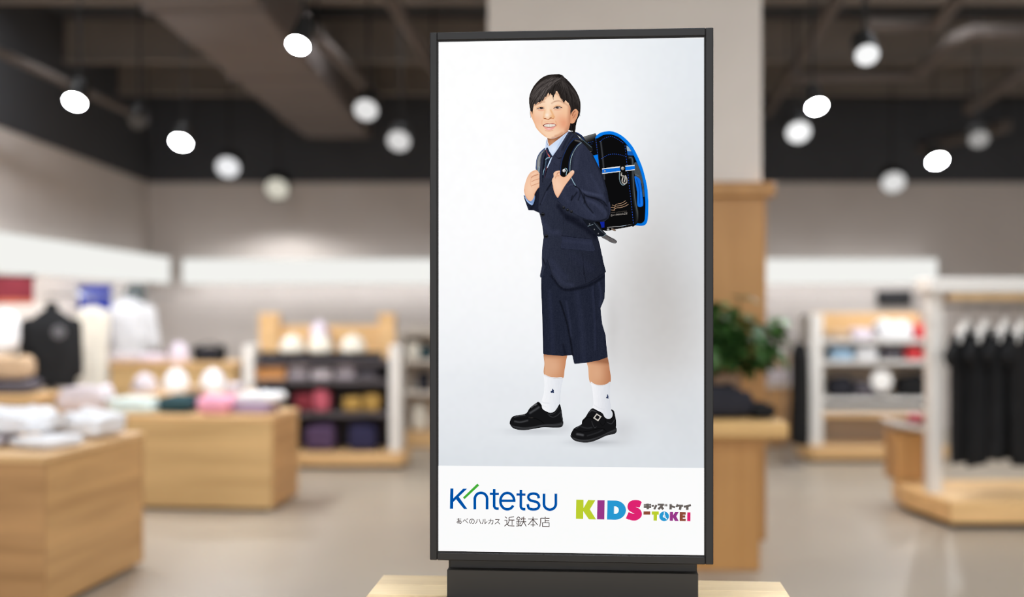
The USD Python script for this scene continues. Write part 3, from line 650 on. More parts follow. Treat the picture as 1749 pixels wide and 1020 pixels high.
while made < 296:
    s = stems[rng.integers(len(stems))]; u = rng.uniform(0.3, 1.0) * (len(s) - 1); i = min(int(u), len(s) - 2); base = s[i] + (s[i + 1] - s[i]) * (u - i)
    m = leaf(rng.uniform(0.12, 0.20), rng.uniform(0.045, 0.07), rng.uniform(0.1, 0.6))
    m = place(m, (0, 0, 0), ry=rng.uniform(-40, 30)); out = math.degrees(math.atan2(base[1], base[0]))
    m = place(m, base, rz=out + rng.uniform(-80, 80))
    if (m.vertices[:, 1] > 0.25).any() or (m.vertices[:, 2] < 0.19).any(): continue
    made += 1
    obj('leaf', m, leafm[rng.choice(5, p=[.3, .22, .28, .13, .07])], pl, smooth=True)

# ================================================================ clothes rack at the right
KD = 8.3
kx = lambda px, d=KD: at(px, 0, d)[0]
t = thing('clothes_rack', 'white framed clothes rack on an oak plinth at the right edge', 'clothes rack', (kx(1620), KD, 0))
X0 = kx(1620); x = lambda px, d: kx(px, d) - X0
pl2 = Polygon([(x(1625, KD), 0.0), (x(1950, KD), 0.0), (x(1950, KD), 1.05), (x(1560, 9.0) - 0.05, 1.05), (x(1536, 9.1), 0.72)])
obj('toe_kick', prism(pl2.buffer(-0.06), 0.0, 0.05), soft_black, t)
obj('plinth', prism(pl2, 0.045, 0.20, 0.012), wood('oak_rack', (238, 196, 138), 'x', 0.14), t)
pd = 0.42
obj('side_post', cbox((x(1594, KD + pd), pd, 0.99), (0.10, 0.12, 1.60), 0.01), white_board, t)
obj('side_post', cbox((x(1930, KD + pd), pd, 0.99), (0.10, 0.12, 1.60), 0.01), white_board, t)
xc, wd = (x(1594, KD + pd) + x(1930, KD + pd)) / 2, x(1930, KD + pd) - x(1594, KD + pd) + 0.1
obj('top_beam', cbox((xc, pd, 1.74), (wd + 0.06, 0.32, 0.115), 0.012), white_board, t)
obj('oak_top_shelf', cbox((xc + 0.02, pd, 1.655), (wd - 0.2, 0.30, 0.05), 0.006), oak_y, t)
obj('hanging_rail', tube([(x(1594, KD + pd), pd, 1.585), (x(1930, KD + pd), pd, 1.585)], 0.014, 10), st, t)
# a small side cabinet with a white sloped top at the plinth's left end
t2 = thing('side_cabinet', 'narrow oak cabinet with a sloping white top at the left end of the clothes rack', 'cabinet', (kx(1556, 9.2), 9.2, 0))
obj('carcass', cbox((0.0, 0.16, 0.40), (0.23, 0.28, 0.38), 0.006), oak_z, t2)
obj('sloped_top', place(cbox((0, 0, 0), (0.30, 0.34, 0.035), 0.01), (0.01, 0.15, 0.63), ry=14), white_board, t2)
pile('folded_shirt', 'small pink red cloth on the narrow cabinet', 'folded clothes', (kx(1560, 9.4) + 0.02, 9.40, 0.65), 0, 0.12, 0.12, 0.07, rose, 121)
# shirts on hangers
def tee(w, h, sl=0.17):
    o = [(-0.07, 0), (-w / 2 * 0.85, -0.055), (-w / 2 - sl * 0.62, -0.20), (-w / 2 - sl * 0.30, -0.29), (-w / 2, -0.215), (-w / 2 * 1.02, -h), (w / 2 * 1.02, -h), (w / 2, -0.215), (w / 2 + sl * 0.30, -0.29), (w / 2 + sl * 0.62, -0.20), (w / 2 * 0.85, -0.055), (0.07, 0), (0.035, -0.035), (-0.035, -0.035)]
    p = Polygon(o).buffer(-0.01).buffer(0.01)
    m = trimesh.creation.extrude_polygon(p.segmentize(0.05), 0.03, engine='earcut')
    m = m.subdivide_to_size(0.06) if hasattr(m, 'subdivide_to_size') else m
    v = m.vertices.copy(); v = np.c_[v[:, 0], v[:, 2] - 0.015, v[:, 1]]
    return v, m.faces
def hanger_shirt(label, px, d, rz, w, h, c, seed, z=1.36):
    t = thing('hanging_shirt', label, 'shirt', (kx(px, d), d, z), rz, 'black shirts on the clothes rack')
    v, f = tee(w, h); v = v.copy()
    fall = np.clip(-v[:, 2] / h, 0, 1)
    v[:, 1] *= 1 + 1.2 * np.sin(np.pi * np.clip(fall, 0.05, 1)) ** 0.5
    v[:, 1] += 0.035 * fall * np.sin(v[:, 0] * 26 + seed) ; v[:, 2] += 0.02 * fall * np.sin(v[:, 0] * 9 + seed)
    obj('shirt_body', trimesh.Trimesh(v, f, process=False), c, t, smooth=60)
    return t
def hanger(label, px, d, rz, z, rail_z):
    t = thing('clothes_hanger', label, 'hanger', (kx(px, d), d, z), rz, 'white hangers on the clothes rack')
    hm = mat('hanger_white', (232, 228, 222), 0.4)
    for s in (-1, 1): obj('hanger_arm', capsule((0, 0, 0.03), (s * 0.13, 0, -0.125), 0.026, 0.03), hm, t, smooth=60)
    obj('hook', tube([(0, 0, 0.02), (0, 0, rail_z - z - 0.03), (0.018, 0, rail_z - z - 0.005), (0.012, 0, rail_z - z + 0.02), (-0.012, 0, rail_z - z + 0.02), (-0.02, 0, rail_z - z)], 0.005, 6), st, t)
    return t
rd = KD + pd
for k, (px, lab) in enumerate(((1655, 'first black long shirt on the rack, nearest the white post'), (1688, 'second black long shirt from the white post'), (1722, 'third black long shirt from the white post'), (1752, 'fourth black long shirt, cut by the picture edge'))):
    hanger_shirt(lab, px, rd, 44, 0.52, 0.98 + 0.03 * (k % 2), black_c, k * 1.7, 1.43)
    hanger(('first', 'second', 'third', 'fourth')[k] + ' white hanger from the white post, carrying a black shirt', px - 6, rd - 0.055, 44, 1.46, 1.585)
# ================================================================ front counter of oak staves and the signage on it
KR = -4.35                                          # the kiosk and its counter stand turned by this angle
kr = math.radians(KR); KX, KB = np.array([math.cos(kr), math.sin(kr)]), np.array([-math.sin(kr), math.cos(kr)])
CZ = 0.95
cL, cR = at(655, 982, 2.814)[:2], at(1333, 994, 2.743)[:2]
ct = thing('counter', 'pale oak stave counter in the foreground carrying the lit signage', 'counter', (cL[0], cL[1], 0), KR)
CW = float(np.linalg.norm(cR - cL)); CD = 0.95
stave = [wood('stave_%d' % k, c, 'x', 0.10, 0.4, 0.9, k * 3.7) for k, c in enumerate(((238, 212, 168), (244, 220, 178), (232, 202, 154), (240, 214, 168)))]
nst = 10
for k in range(nst):
    y = -CD * (k + 0.5) / nst
    obj('stave', cbox((CW / 2, y, CZ - 0.02), (CW, CD / nst - 0.0006, 0.04), 0.0012), stave[(k * 3 + (k // 3)) % 4], ct)
obj('carcass', cbox((CW / 2, -CD / 2, (CZ - 0.04) / 2), (CW - 0.06, CD - 0.06, CZ - 0.04), 0.004), oak, ct)

# local frame of the signage: s to the right, t away from the viewer, origin under the middle of the picture, on the counter
P0 = np.array([(976 - CX) * 2.5 / F, 2.5])
def scr(px, py):
    """Where the picture plane is met by the ray through a pixel: (s, z)."""
    px, py = np.asarray(px, float), np.asarray(py, float)
    dx = (px - CX) / F
    n = KB
    d = (P0 @ n) / (dx * n[0] + n[1])
    return (dx * d - P0[0]) * KX[0] + (d - P0[1]) * KX[1], EYE + (HY - py) / F * d - CZ
sg = thing('digital_signage', 'tall portrait digital signage in a dark grey frame showing a schoolboy with a black backpack', 'digital signage', (P0[0], P0[1], CZ), KR)
frame_m = mat('frame_grey', (26, 25, 25), rough=0.45, spec=0.25)
body_m = mat('frame_body', (38, 36, 35), rough=0.5, spec=0.3)
bez = mat('bezel_black', (16, 14, 14), rough=0.5, spec=0.2)
sl0, zt0 = scr(735, 54.5); sr0, zb0 = scr(1218, 963); _, zt1 = scr(1218, 51); _, zb1 = scr(735, 956)
ZT, ZB = (zt0 + zt1) / 2, (zb0 + zb1) / 2
il, itz = scr(749, 70); ir, _ = scr(1202.5, 66); _, itz2 = scr(1202, 66); _, ibz = scr(749, 941); _, ibz2 = scr(1202, 948)
IT, IB = (itz + itz2) / 2, (ibz + ibz2) / 2
def ring(o, i, y0, y1):
    m = trimesh.creation.extrude_polygon(sbox(*o).difference(sbox(*i)), y1 - y0, engine='earcut')
    v = m.vertices; m.vertices = np.c_[v[:, 0], -v[:, 2] + y1, v[:, 1]]; return m
outer = (sl0, ZB, sr0, ZT); inner = (il, IB, ir, IT); e = 0.0022
def bar(x0, x1, z0, z1, y0, y1, b=0.0016): return cbox(((x0 + x1) / 2, (y0 + y1) / 2, (z0 + z1) / 2), (x1 - x0, y1 - y0, z1 - z0), b)
fy0, fy1 = -0.008, 0.03
obj('frame_stile', bar(sl0, il - e, ZB, ZT, fy0, fy1), frame_m, sg)
obj('frame_stile', bar(ir + e, sr0, ZB, ZT, fy0, fy1), frame_m, sg)
obj('frame_rail', bar(il - e, ir + e, IT + e, ZT, fy0, fy1), frame_m, sg)
obj('frame_rail', bar(il - e, ir + e, ZB, IB - e, fy0, fy1), frame_m, sg)
obj('bezel', ring((il - e, IB - e, ir + e, IT + e), inner, -0.0045, 0.012), bez, sg)
obj('housing', bar(sl0 + 0.012, sr0 - 0.012, ZB + 0.012, ZT - 0.012, 0.0255, 0.085, 0.008), body_m, sg)
p0, _ = scr(761, 990); p1, _ = scr(1194, 990)
obj('pedestal', bar(p0, p1, 0.012, ZB + 0.03, 0.05, 0.105, 0.004), body_m, sg)
_, zc = scr(976, 982)
obj('pedestal_lit_part', bar(p0 - 0.0006, p1 + 0.0006, 0.012, zc, 0.0285, 0.107, 0.0012), mat('lit_pedestal_grey', (44, 42, 40), rough=0.5, spec=0.25), sg)  # lower pedestal, lighter and stepped out for light reaching below the frame shade
obj('base_plate', bar(p0 - 0.004, p1 + 0.004, 0.0, 0.012, -0.02, 0.24, 0.003), body_m, sg)

# ---------------------------------------------------------------- the picture on the screen: flat lit shapes, vector drawn
screen_m = usdkit.material(stage, '/World/Looks/screen_light', {'a': ('attribute', {'attribute': 'picture'}), 'e': ('emission', {'strength': 1.0})}, [('a.color', 'e.color')], surface='e.emission')
SCREEN = obj('screen', bar(il - 0.001, ir + 0.001, IB - 0.001, IT + 0.001, 0.0006, 0.024, 0.0002), glow('screen_white', (253, 253, 253), 1.0), sg, label='bright lit screen')
_lv = [0]
def smooth_poly(pts, closed=True, step=0.6):
    p = np.asarray(pts, float)
    if closed: p = np.vstack([p[-1:], p, p[:2]])
    else: p = np.vstack([2 * p[0] - p[1], p, 2 * p[-1] - p[-2]])
    out = []
    for i in range(1, len(p) - 2):
        a, b, c, d = p[i - 1:i + 3]
        n = max(2, int(np.linalg.norm(c - b) / step))
        # centripetal tangents keep corners tidy
        ta = np.linalg.norm(b - a) ** .5 + 1e-6; tb = np.linalg.norm(c - b) ** .5 + 1e-6; tc = np.linalg.norm(d - c) ** .5 + 1e-6
        m1 = (c - b) + tb * ((b - a) / ta - (c - a) / (ta + tb)); m2 = (c - b) + tb * ((d - c) / tc - (d - b) / (tb + tc))
        for u in np.arange(n) / n:
            out.append((2 * u**3 - 3 * u**2 + 1) * b + (u**3 - 2 * u**2 + u) * m1 + (-2 * u**3 + 3 * u**2) * c + (u**3 - u**2) * m2)
    if not closed: out.append(p[-2])
    return np.array(out)
def seg_dist(X, pts):
    p = np.asarray(pts, float); best = np.full(len(X), 1e9)
    for a, b in zip(p[:-1], p[1:]):
        ab = b - a; L = ab @ ab + 1e-12
        u = np.clip(((X - a) @ ab) / L, 0, 1)
        best = np.minimum(best, np.linalg.norm(X - a - u[:, None] * ab, axis=1))
    return best
# brush strokes: each takes positions and colours (0-255) and returns the new colours
def S(pts, w, rgb, a=1.0, soft=1.0, straight=False):
    pts = np.asarray(pts, float); rgb = np.array(rgb, float)
    if len(pts) in (3, 4, 5, 6) and not straight: pts = smooth_poly(pts, False, max(1.2, np.linalg.norm(np.diff(pts, axis=0), axis=1).sum() / 22))
    def f(X, C):
        lo, hi = pts.min(0) - w, pts.max(0) + w
        k = np.nonzero(((X > lo) & (X < hi)).all(1))[0]
        if len(k):
            t = np.clip((w - seg_dist(X[k], pts)) / (w * soft + 1e-6), 0, 1); t = (t * t * (3 - 2 * t) * a)[:, None]
            C[k] = C[k] * (1 - t) + rgb * t
        return C
    return f
def B(x, y, rx, ry, rgb, a=1.0, rot=0.0):
    rgb = np.array(rgb, float); c, s = math.cos(math.radians(rot)), math.sin(math.radians(rot))
    def f(X, C):
        d = X - (x, y); u = (d[:, 0] * c + d[:, 1] * s) / rx; v = (-d[:, 0] * s + d[:, 1] * c) / ry
        t = (np.exp(-(u * u + v * v)) * a)[:, None]
        return C * (1 - t) + rgb * t
    return f
def G(x0, y0, x1, y1, rgb0, rgb1, a0=1.0, a1=1.0):
    p, q = np.array([x0, y0], float), np.array([x1, y1], float); rgb0, rgb1 = np.array(rgb0, float), np.array(rgb1, float)
    def f(X, C):
        u = np.clip(((X - p) @ (q - p)) / ((q - p) @ (q - p)), 0, 1)[:, None]
        a = a0 + (a1 - a0) * u
        return C * (1 - a) + (rgb0 * (1 - u) + rgb1 * u) * a
    return f
def A(poly, rgb, a=1.0):
    """Fill of a polygon inside a shape."""
    pg = Polygon(poly).buffer(0)
    def f(X, C):
        k = shapely.contains_xy(pg, X[:, 0], X[:, 1]); C[k] = C[k] * (1 - a) + np.array(rgb, float) * a; return C
    return f
def N(amp, sx, sy, seed=0, rot=0.0):
    c, s = math.cos(math.radians(rot)), math.sin(math.radians(rot))
    def f(X, C):
        u, v = X[:, 0] * c + X[:, 1] * s, -X[:, 0] * s + X[:, 1] * c
        return C + amp * 2 * (meshkit.fbm(np.c_[u / sx, v / sy, 0 * u + seed], 2, seed) - 0.5)[:, None]
    return f
def shape(name, poly, rgb, ops=(), g=2.0, label=None, level=None, parent=None):
    """One flat lit shape of the picture, coloured per vertex."""
    if not isinstance(poly, (Polygon, MultiPolygon)):
        poly = Polygon(poly)
    poly = poly.buffer(0)
    V, T, off = [], [], 0
    for pg in (poly.geoms if isinstance(poly, MultiPolygon) else [poly]):
        if pg.area < 0.05: continue
        if not ops:
            v, f = trimesh.creation.triangulate_polygon(pg.simplify(0.03), engine='earcut')
        else:
            pg = pg.simplify(0.02).segmentize(g)
            bp = np.vstack([np.array(r.coords)[:-1] for r in [pg.exterior, *pg.interiors]])
            x0, y0, x1, y1 = pg.bounds
            gx_, gy_ = np.meshgrid(np.arange(x0, x1, g), np.arange(y0, y1, g)); gx_[1::2] += g / 2
            q = np.c_[gx_.ravel(), gy_.ravel()]
            q = q[shapely.contains_xy(pg.buffer(-0.45 * g), q[:, 0], q[:, 1])] if pg.buffer(-0.45 * g).area > 0 else q[:0]
            v = np.vstack([bp, q]); f = Delaunay(v).simplices
            cen = v[f].mean(1); f = f[shapely.contains_xy(pg, cen[:, 0], cen[:, 1])]
            a = np.cross(v[f[:, 1]] - v[f[:, 0]], v[f[:, 2]] - v[f[:, 0]]); f = f[np.abs(a) > 1e-7]
        a = np.cross(v[f[:, 1]] - v[f[:, 0]], v[f[:, 2]] - v[f[:, 0]])
        f = np.where((a > 0)[:, None], f, f[:, ::-1])
        V.append(v); T.append(f + off); off += len(v)
    v, f = np.vstack(V), np.vstack(T)
    C = np.tile(np.array(rgb, float), (len(v), 1))
    for o in ops: C = o(v, C)
    s, z = scr(v[:, 0], v[:, 1])
    _lv[0] += 1
    t = -0.00003 * (_lv[0] if level is None else level)
    pr = usdkit.mesh(stage, path_for(name, SCREEN), (np.c_[s, np.full(len(s), t), z], f[:, ::-1]), screen_m)
    UsdGeom.PrimvarsAPI(pr).CreatePrimvar('picture', Sdf.ValueTypeNames.Color3fArray, 'vertex').Set([Gf.Vec3f(*map(float, c)) for c in lin(np.clip(C, 0, 255))])
    return tag(pr.GetPrim(), label)
def cv(x0, y0, s, *pts): return np.array([(x0 + a / s, y0 + b / s) for a, b in pts])
HD_ = lambda *p: cv(880, 115, 7.286, *p)        # head
FC = lambda *p: cv(905, 165, 12.75, *p)         # face
NK = lambda *p: cv(920, 225, 12.75, *p)         # neck and strap
HN = lambda *p: cv(880, 240, 7.286, *p)         # hands
BU = lambda *p: cv(985, 210, 7.286, *p)         # bag, upper
BL = lambda *p: cv(985, 320, 7.286, *p)         # bag, lower
LG = lambda *p: cv(1030, 335, 17.0, *p)         # bag emblem
JK = lambda *p: cv(860, 270, 5.1, *p)           # jacket
SH = lambda *p: cv(860, 440, 5.1, *p)           # shorts
FT = lambda *p: cv(840, 590, 5.1, *p)           # legs
SL = lambda *p: cv(860, 670, 9.273, *p)         # left shoe
SR = lambda *p: cv(960, 670, 9.273, *p)         # right shoe
KT = lambda *p: cv(750, 790, 6.0, *p)
KI = lambda *p: cv(960, 800, 5.1, *p)
TK = lambda *p: cv(1090, 850, 17.49, *p)

# backdrop of the photo studio
shape('backdrop', [(748.5, 69.5), (1203, 65.5), (1203, 799.5), (748.5, 795.5)], (253, 253, 254), [
    G(880, 300, 1230, 250, (253, 253, 254), (228, 233, 238)), G(760, 330, 760, 640, (253, 253, 254), (233, 236, 240), 0, 0.85),
    B(1135, 510, 92, 185, (194, 190, 187), 0.95), B(1190, 380, 60, 150, (214, 216, 219), 0.7), B(1075, 560, 50, 110, (203, 201, 200), 0.5), B(1010, 180, 70, 120, (250, 252, 254), 0.55), B(770, 120, 130, 200, (255, 255, 255), 0.9),
    G(900, 620, 900, 790, (226, 229, 233), (219, 224, 229), 0, 0.9), B(1180, 720, 60, 70, (212, 215, 219), 0.5), B(880, 690, 90, 50, (229, 232, 236), 0.6),
    B(915, 737, 44, 5, (188, 191, 196), 0.75), B(1016, 756, 40, 5, (176, 179, 184), 0.8), B(960, 730, 16, 9, (206, 208, 212), 0.6), B(1062, 735, 26, 22, (198, 199, 202), 0.55), B(1046, 560, 12, 60, (196, 194, 193), 0.5), N(1.5, 9, 9, 3)], 5.0)
BLUE, BLK = (8, 122, 232), (13, 12, 12)
# ---- backpack
shape('backpack_top', BU((20, 200), (90, 168), (160, 148), (235, 128), (262, 190), (260, 420), (200, 420), (120, 330)), (30, 30, 31),
      [G(*BU((100, 150), (140, 240)).ravel(), (150, 151, 152), (18, 18, 18)), A(BU((140, 252), (245, 225), (265, 420), (150, 420)), (10, 10, 11)), S(BU((140, 246), (235, 226)), .5, (50, 92, 190), .8), S(BU((160, 268), (240, 250)), .5, (40, 72, 160), .7)], 0.8)
rim_o = np.vstack([BU((228, 195), (245, 160), (285, 128), (340, 110), (430, 104), (520, 134), (610, 198), (690, 288), (752, 400), (812, 540), (852, 680), (880, 820), (890, 960)), BL((890, 60), (891, 170), (890, 270), (886, 380), (870, 445), (840, 474), (790, 480), (725, 474))])
rim_i = np.vstack([BL((740, 440), (800, 448), (838, 420), (850, 330), (852, 180)), BU((846, 900), (832, 760), (795, 610), (742, 480), (680, 350), (600, 246), (520, 178), (430, 146), (340, 150), (262, 190))])
rim = Polygon(np.vstack([smooth_poly(rim_o, False), smooth_poly(rim_i, False)]))
body = Polygon(np.vstack([BU((215, 190), (262, 175), (340, 135), (430, 125), (520, 155), (605, 225), (690, 325), (765, 470), (820, 620), (850, 800), (870, 1000)), BL((868, 330), (850, 430), (790, 462), (735, 462), (560, 505), (380, 545), (300, 530), (200, 440), (280, 60)), BU((250, 640), (170, 400))])).buffer(0)
shape('backpack_body', body, (12, 12, 13), [S(BU((300, 235), (322, 420), (335, 560), (345, 700)), 2.4, (70, 73, 78), .9),
      S(BU((235, 195), (262, 380), (285, 560)), 0.9, (60, 60, 64), .6)], 0.8)
shape('pale_blue_panel', BU((618, 280), (665, 315), (696, 356), (628, 352)), (150, 178, 200))
shape('blue_panel', BU((627, 350), (692, 354), (716, 408), (634, 402)), (24, 92, 176))
shape('backpack_front_pocket', smooth_poly(BU((715, 500), (740, 490), (772, 540), (812, 660), (835, 800), (842, 920), (830, 920), (800, 740), (720, 640)), True), (72, 78, 82), [N(10, 1, 1, 5), S(BU((730, 640), (775, 660)), .6, (130, 138, 142), .7)], 0.8)
shape('blue_pouch', smooth_poly(np.vstack([BU((722, 662), (750, 672), (785, 700), (805, 790), (818, 900)), BL((812, 60), (822, 232), (765, 240), (752, 60)), BU((742, 800))])), (14, 108, 222), [S(BU((745, 700), (775, 800), (785, 1000)), 1.2, (8, 60, 140), .8), S(BL((800, 60), (805, 225)), .9, (60, 140, 236), .7)], 0.8)
shape('blue_panel', BU((200, 408), (262, 392), (272, 470), (276, 562), (240, 520)), BLUE)
shape('blue_panel', BL((290, 432), (345, 428), (345, 500), (310, 505)), (16, 36, 150))
shape('backpack_rim', rim, BLUE, [S(rim_i, 1.2, (4, 60, 140), .8), S(smooth_poly(rim_o[2:14], False), 1.0, (60, 164, 248), .6), G(*BL((860, 300), (760, 480)).ravel(), BLUE, (8, 96, 180), 0, .5)], 0.9)
pip = smooth_poly(np.vstack([BU((655, 432), (682, 436), (700, 700), (716, 900)), BL((726, 180), (752, 330), (742, 430), (700, 470))]), False)
shape('backpack_piping', LineString(pip).buffer(2.6), (34, 37, 39), [S(pip + (0.4, 0), 1.4, (96, 104, 108), .9), G(*BL((740, 300), (740, 440)).ravel(), (20, 20, 21), (12, 12, 12), 0, .8)], 0.6)
shape('backpack_piping', LineString(smooth_poly(BL((375, 520), (470, 512), (560, 496), (640, 482), (715, 462)), False)).buffer(1.7), (16, 15, 15))
shape('metal_fitting', unary_union([Polygon(BL((380, 505), (470, 495), (560, 488), (690, 458), (560, 480), (440, 488), (378, 498))), Point(*BL((392, 528))[0]).buffer(2.2), LineString(BL((440, 520), (478, 538))).buffer(1.5)]), (150, 150, 150), [B(*BL((460, 530))[0], 4, 3, (120, 92, 70), .9), B(*BL((600, 480))[0], 6, 2, (160, 186, 210), .9)], 0.6)
def dashes(pts, n, w):
    L = LineString(smooth_poly(pts, False)); u = np.linspace(0, L.length, 2 * n)
    return unary_union([LineString([L.interpolate(u[2 * i]), L.interpolate(u[2 * i + 1])]).buffer(w, cap_style='flat') for i in range(n)])
for pts, n in ((BU((285, 235), (345, 192), (430, 170), (505, 200), (578, 250)), 14), (BU((305, 447), (400, 395), (480, 388), (560, 402), (617, 422)), 14), (np.vstack([BU((600, 280), (625, 500), (650, 750), (672, 930)), BL((690, 300), (705, 450))]), 30), (BU((238, 205), (262, 400), (280, 560)), 12)):
    shape('blue_stitching', dashes(pts, n, .42), (40, 84, 196))
shape('reflective_band', BU((315, 568), (542, 538), (721, 523), (723, 587), (595, 602), (318, 636)), (225, 230, 232))
shape('reflective_band_centre', BU((316, 580), (722, 534), (722, 577), (318, 625)), (10, 112, 222), [G(*BU((316, 600), (722, 560)).ravel(), (20, 110, 214), (6, 116, 232))], 2)
shape('hook_tab', smooth_poly(BU((540, 540), (600, 534), (606, 600), (618, 640), (560, 650), (548, 610))), (14, 13, 13))
shape('hook_leather', LineString(smooth_poly(BU((534, 615), (532, 690), (548, 750), (575, 775), (600, 765)), False)).buffer(.5), (150, 178, 188))
shape('metal_hook', LineString(smooth_poly(BU((560, 625), (556, 655), (580, 660), (570, 690), (568, 740), (592, 757), (618, 745), (622, 700), (604, 660), (600, 700), (592, 730)), False)).buffer(1.1), (168, 163, 156), [N(60, 2, 2, 4)], 0.5)
for p, r in ((BU((352, 600)), 1.5), (BU((572, 566)), 2.9), (BU((176, 342)), 2.4)):
    shape('rivet', Point(*p[0]).buffer(r), (150, 140, 130), [B(p[0][0] - .5, p[0][1] - .5, r * .6, r * .6, (228, 226, 222), .95), B(p[0][0] + .8, p[0][1] + .8, r * .5, r * .5, (92, 84, 78), .7)], 0.5)
shape('emblem_waves', unary_union([LineString(smooth_poly(LG(*p), False)).buffer(w) for p, w in ((((345, 285), (370, 250), (420, 230), (500, 215), (560, 195), (610, 165), (652, 138)), .42), (((320, 350), (350, 310), (400, 293), (480, 280), (560, 260), (630, 225), (692, 190)), .48), (((315, 412), (345, 370), (400, 347), (490, 338), (570, 318), (650, 290), (732, 240)), .52), (((262, 258), (310, 278), (350, 285)), .35), (((235, 330), (290, 330), (325, 350)), .38), (((228, 400), (280, 410), (335, 412)), .45))]), (176, 142, 114))
# lettering strokes in a 100 x 100 box, y down
LET = {'S': [[(92, 18), (70, 4), (30, 4), (8, 22), (25, 44), (75, 56), (92, 78), (70, 97), (25, 97), (6, 82)]], 'H': [[(8, 0), (8, 100)], [(92, 0), (92, 100)], [(8, 50), (92, 50)]], 'I': [[(50, 0), (50, 100)]],
       'M': [[(6, 100), (6, 0), (50, 70), (94, 0), (94, 100)]], 'A': [[(4, 100), (50, 0), (96, 100)], [(22, 65), (78, 65)]], 'K': [[(10, 0), (10, 100)], [(92, 0), (10, 58)], [(40, 40), (95, 100)]], 'Z': [[(6, 2), (94, 2), (6, 98), (94, 98)]], 'E': [[(92, 2), (8, 2), (8, 98), (92, 98)], [(8, 50), (80, 50)]],
       'P': [[(8, 100), (8, 3), (70, 3), (92, 25), (70, 50), (8, 50)]], 'R': [[(8, 100), (8, 3), (70, 3), (92, 25), (70, 50), (8, 50)], [(55, 50), (95, 100)]], 'U': [[(8, 0), (8, 75), (50, 98), (92, 75), (92, 0)]], 'X': [[(5, 0), (95, 100)], [(95, 0), (5, 100)]],
       'あ': [[(12, 20), (86, 16)], [(42, 3), (40, 45), (50, 86)], [(68, 34), (58, 64), (36, 88), (16, 82), (18, 62), (45, 46), (74, 50), (90, 70), (80, 88), (56, 97)]], 'べ': [[(4, 62), (32, 28), (42, 32), (96, 88)], [(66, 10), (76, 26)], [(82, 4), (92, 20)]],
       'の': [[(54, 14), (48, 52), (30, 86), (12, 76), (8, 50), (26, 22), (55, 12), (84, 26), (94, 55), (82, 82), (58, 94)]], 'ハ': [[(34, 14), (26, 58), (4, 92)], [(64, 12), (80, 50), (96, 92)]], 'ル': [[(26, 14), (26, 52), (4, 94)], [(58, 6), (58, 88), (98, 52)]],
       'カ': [[(6, 32), (88, 32), (82, 80), (72, 94), (52, 88)], [(46, 4), (42, 48), (8, 94)]], 'ス': [[(14, 14), (82, 14), (62, 50), (6, 94)], [(56, 54), (98, 94)]],
       '近': [[(8, 4), (26, 20)], [(2, 40), (26, 40), (26, 76)], [(2, 96), (26, 76), (44, 90), (98, 93)], [(94, 4), (46, 12)], [(46, 12), (45, 52), (32, 80)], [(46, 36), (98, 36)], [(76, 36), (76, 84)]],
       '鉄': [[(24, 2), (3, 30)], [(24, 2), (44, 24)], [(10, 32), (40, 32)], [(3, 50), (46, 50)], [(25, 32), (25, 90)], [(8, 60), (14, 80)], [(42, 58), (36, 78)], [(2, 94), (48, 86)], [(60, 8), (50, 34)], [(57, 24), (94, 24)], [(48, 50), (98, 50)], [(74, 2), (73, 50), (46, 96)], [(75, 52), (98, 96)]],
       '本': [[(4, 24), (96, 24)], [(50, 2), (50, 98)], [(50, 26), (4, 82)], [(50, 26), (96, 82)], [(28, 80), (72, 80)]], '店': [[(55, 0), (55, 14)], [(12, 14), (96, 14)], [(12, 14), (12, 60), (2, 96)], [(55, 24), (55, 58)], [(55, 38), (94, 38)], [(30, 58), (92, 58), (92, 94), (30, 94), (30, 58)]]}
def letters(text, boxes, w):
    """Stroke lettering; boxes: four corners (top left, top right, bottom left, bottom right) for each letter."""
    out = []
    for ch, bx in zip(text, boxes):
        tl, tr, bl, br = np.asarray(bx, float)
        for st_ in LET[ch]:
            p = np.array(st_, float) / 100
            curve = len(st_) > 4 and ch in 'Sあの'
            q = tl + p[:, :1] * (tr - tl) + p[:, 1:] * (bl - tl) + p[:, :1] * p[:, 1:] * (br - bl - tr + tl)
            out.append(LineString(smooth_poly(q, False, .3) if curve else q).buffer(w, cap_style='flat', join_style='mitre' if not curve else 'round'))
    return unary_union(out)
def row(n, a, b, h, gap=0.25):
    """n letter boxes in a row along a baseline top a to b, h tall."""
    a, b = np.array(a, float), np.array(b, float); d = (b - a) / n; dn = np.array([0.0, h]); out = []
    for k in range(n):
        l, r = a + d * (k + gap / 2), a + d * (k + 1 - gap / 2); out.append((l, r, l + dn, r + dn))
    return out
shape('emblem_name', letters('SHIMAKAZE', row(9, LG((215, 545))[0], LG((715, 478))[0], 2.7), .27), (150, 144, 138))
shape('emblem_small_print', letters('PREMIUMEXPRESS', row(14, LG((222, 480))[0], LG((700, 428))[0], 1.2), .13), (92, 86, 80))

# ---- legs, socks and shoes
SKIN = (209, 155, 122)
shape('leg', smooth_poly(FT((460, 60), (458, 160), (457, 255), (540, 300), (618, 290), (634, 215), (646, 140), (652, 60))), SKIN, [G(*FT((455, 170), (640, 180)).ravel(), (222, 172, 136), (196, 134, 96)), B(*FT((540, 180))[0], 14, 16, (228, 180, 146), .6), G(*FT((550, 80), (550, 130)).ravel(), (150, 96, 66), (210, 156, 120), .75, 0), S(FT((458, 120), (456, 260)), 2.2, (196, 140, 104), .6)], 1.2)
shape('leg', smooth_poly(FT((826, 100), (840, 200), (858, 325), (935, 360), (1030, 325), (1026, 200), (1010, 110), (990, 60))), SKIN, [G(*FT((840, 200), (1030, 210)).ravel(), (222, 170, 132), (186, 126, 92)), B(*FT((920, 240))[0], 12, 20, (226, 178, 142), .6), G(*FT((920, 140), (915, 185)).ravel(), (146, 94, 66), (210, 156, 120), .75, 0)], 1.2)
SK = (240, 241, 245)
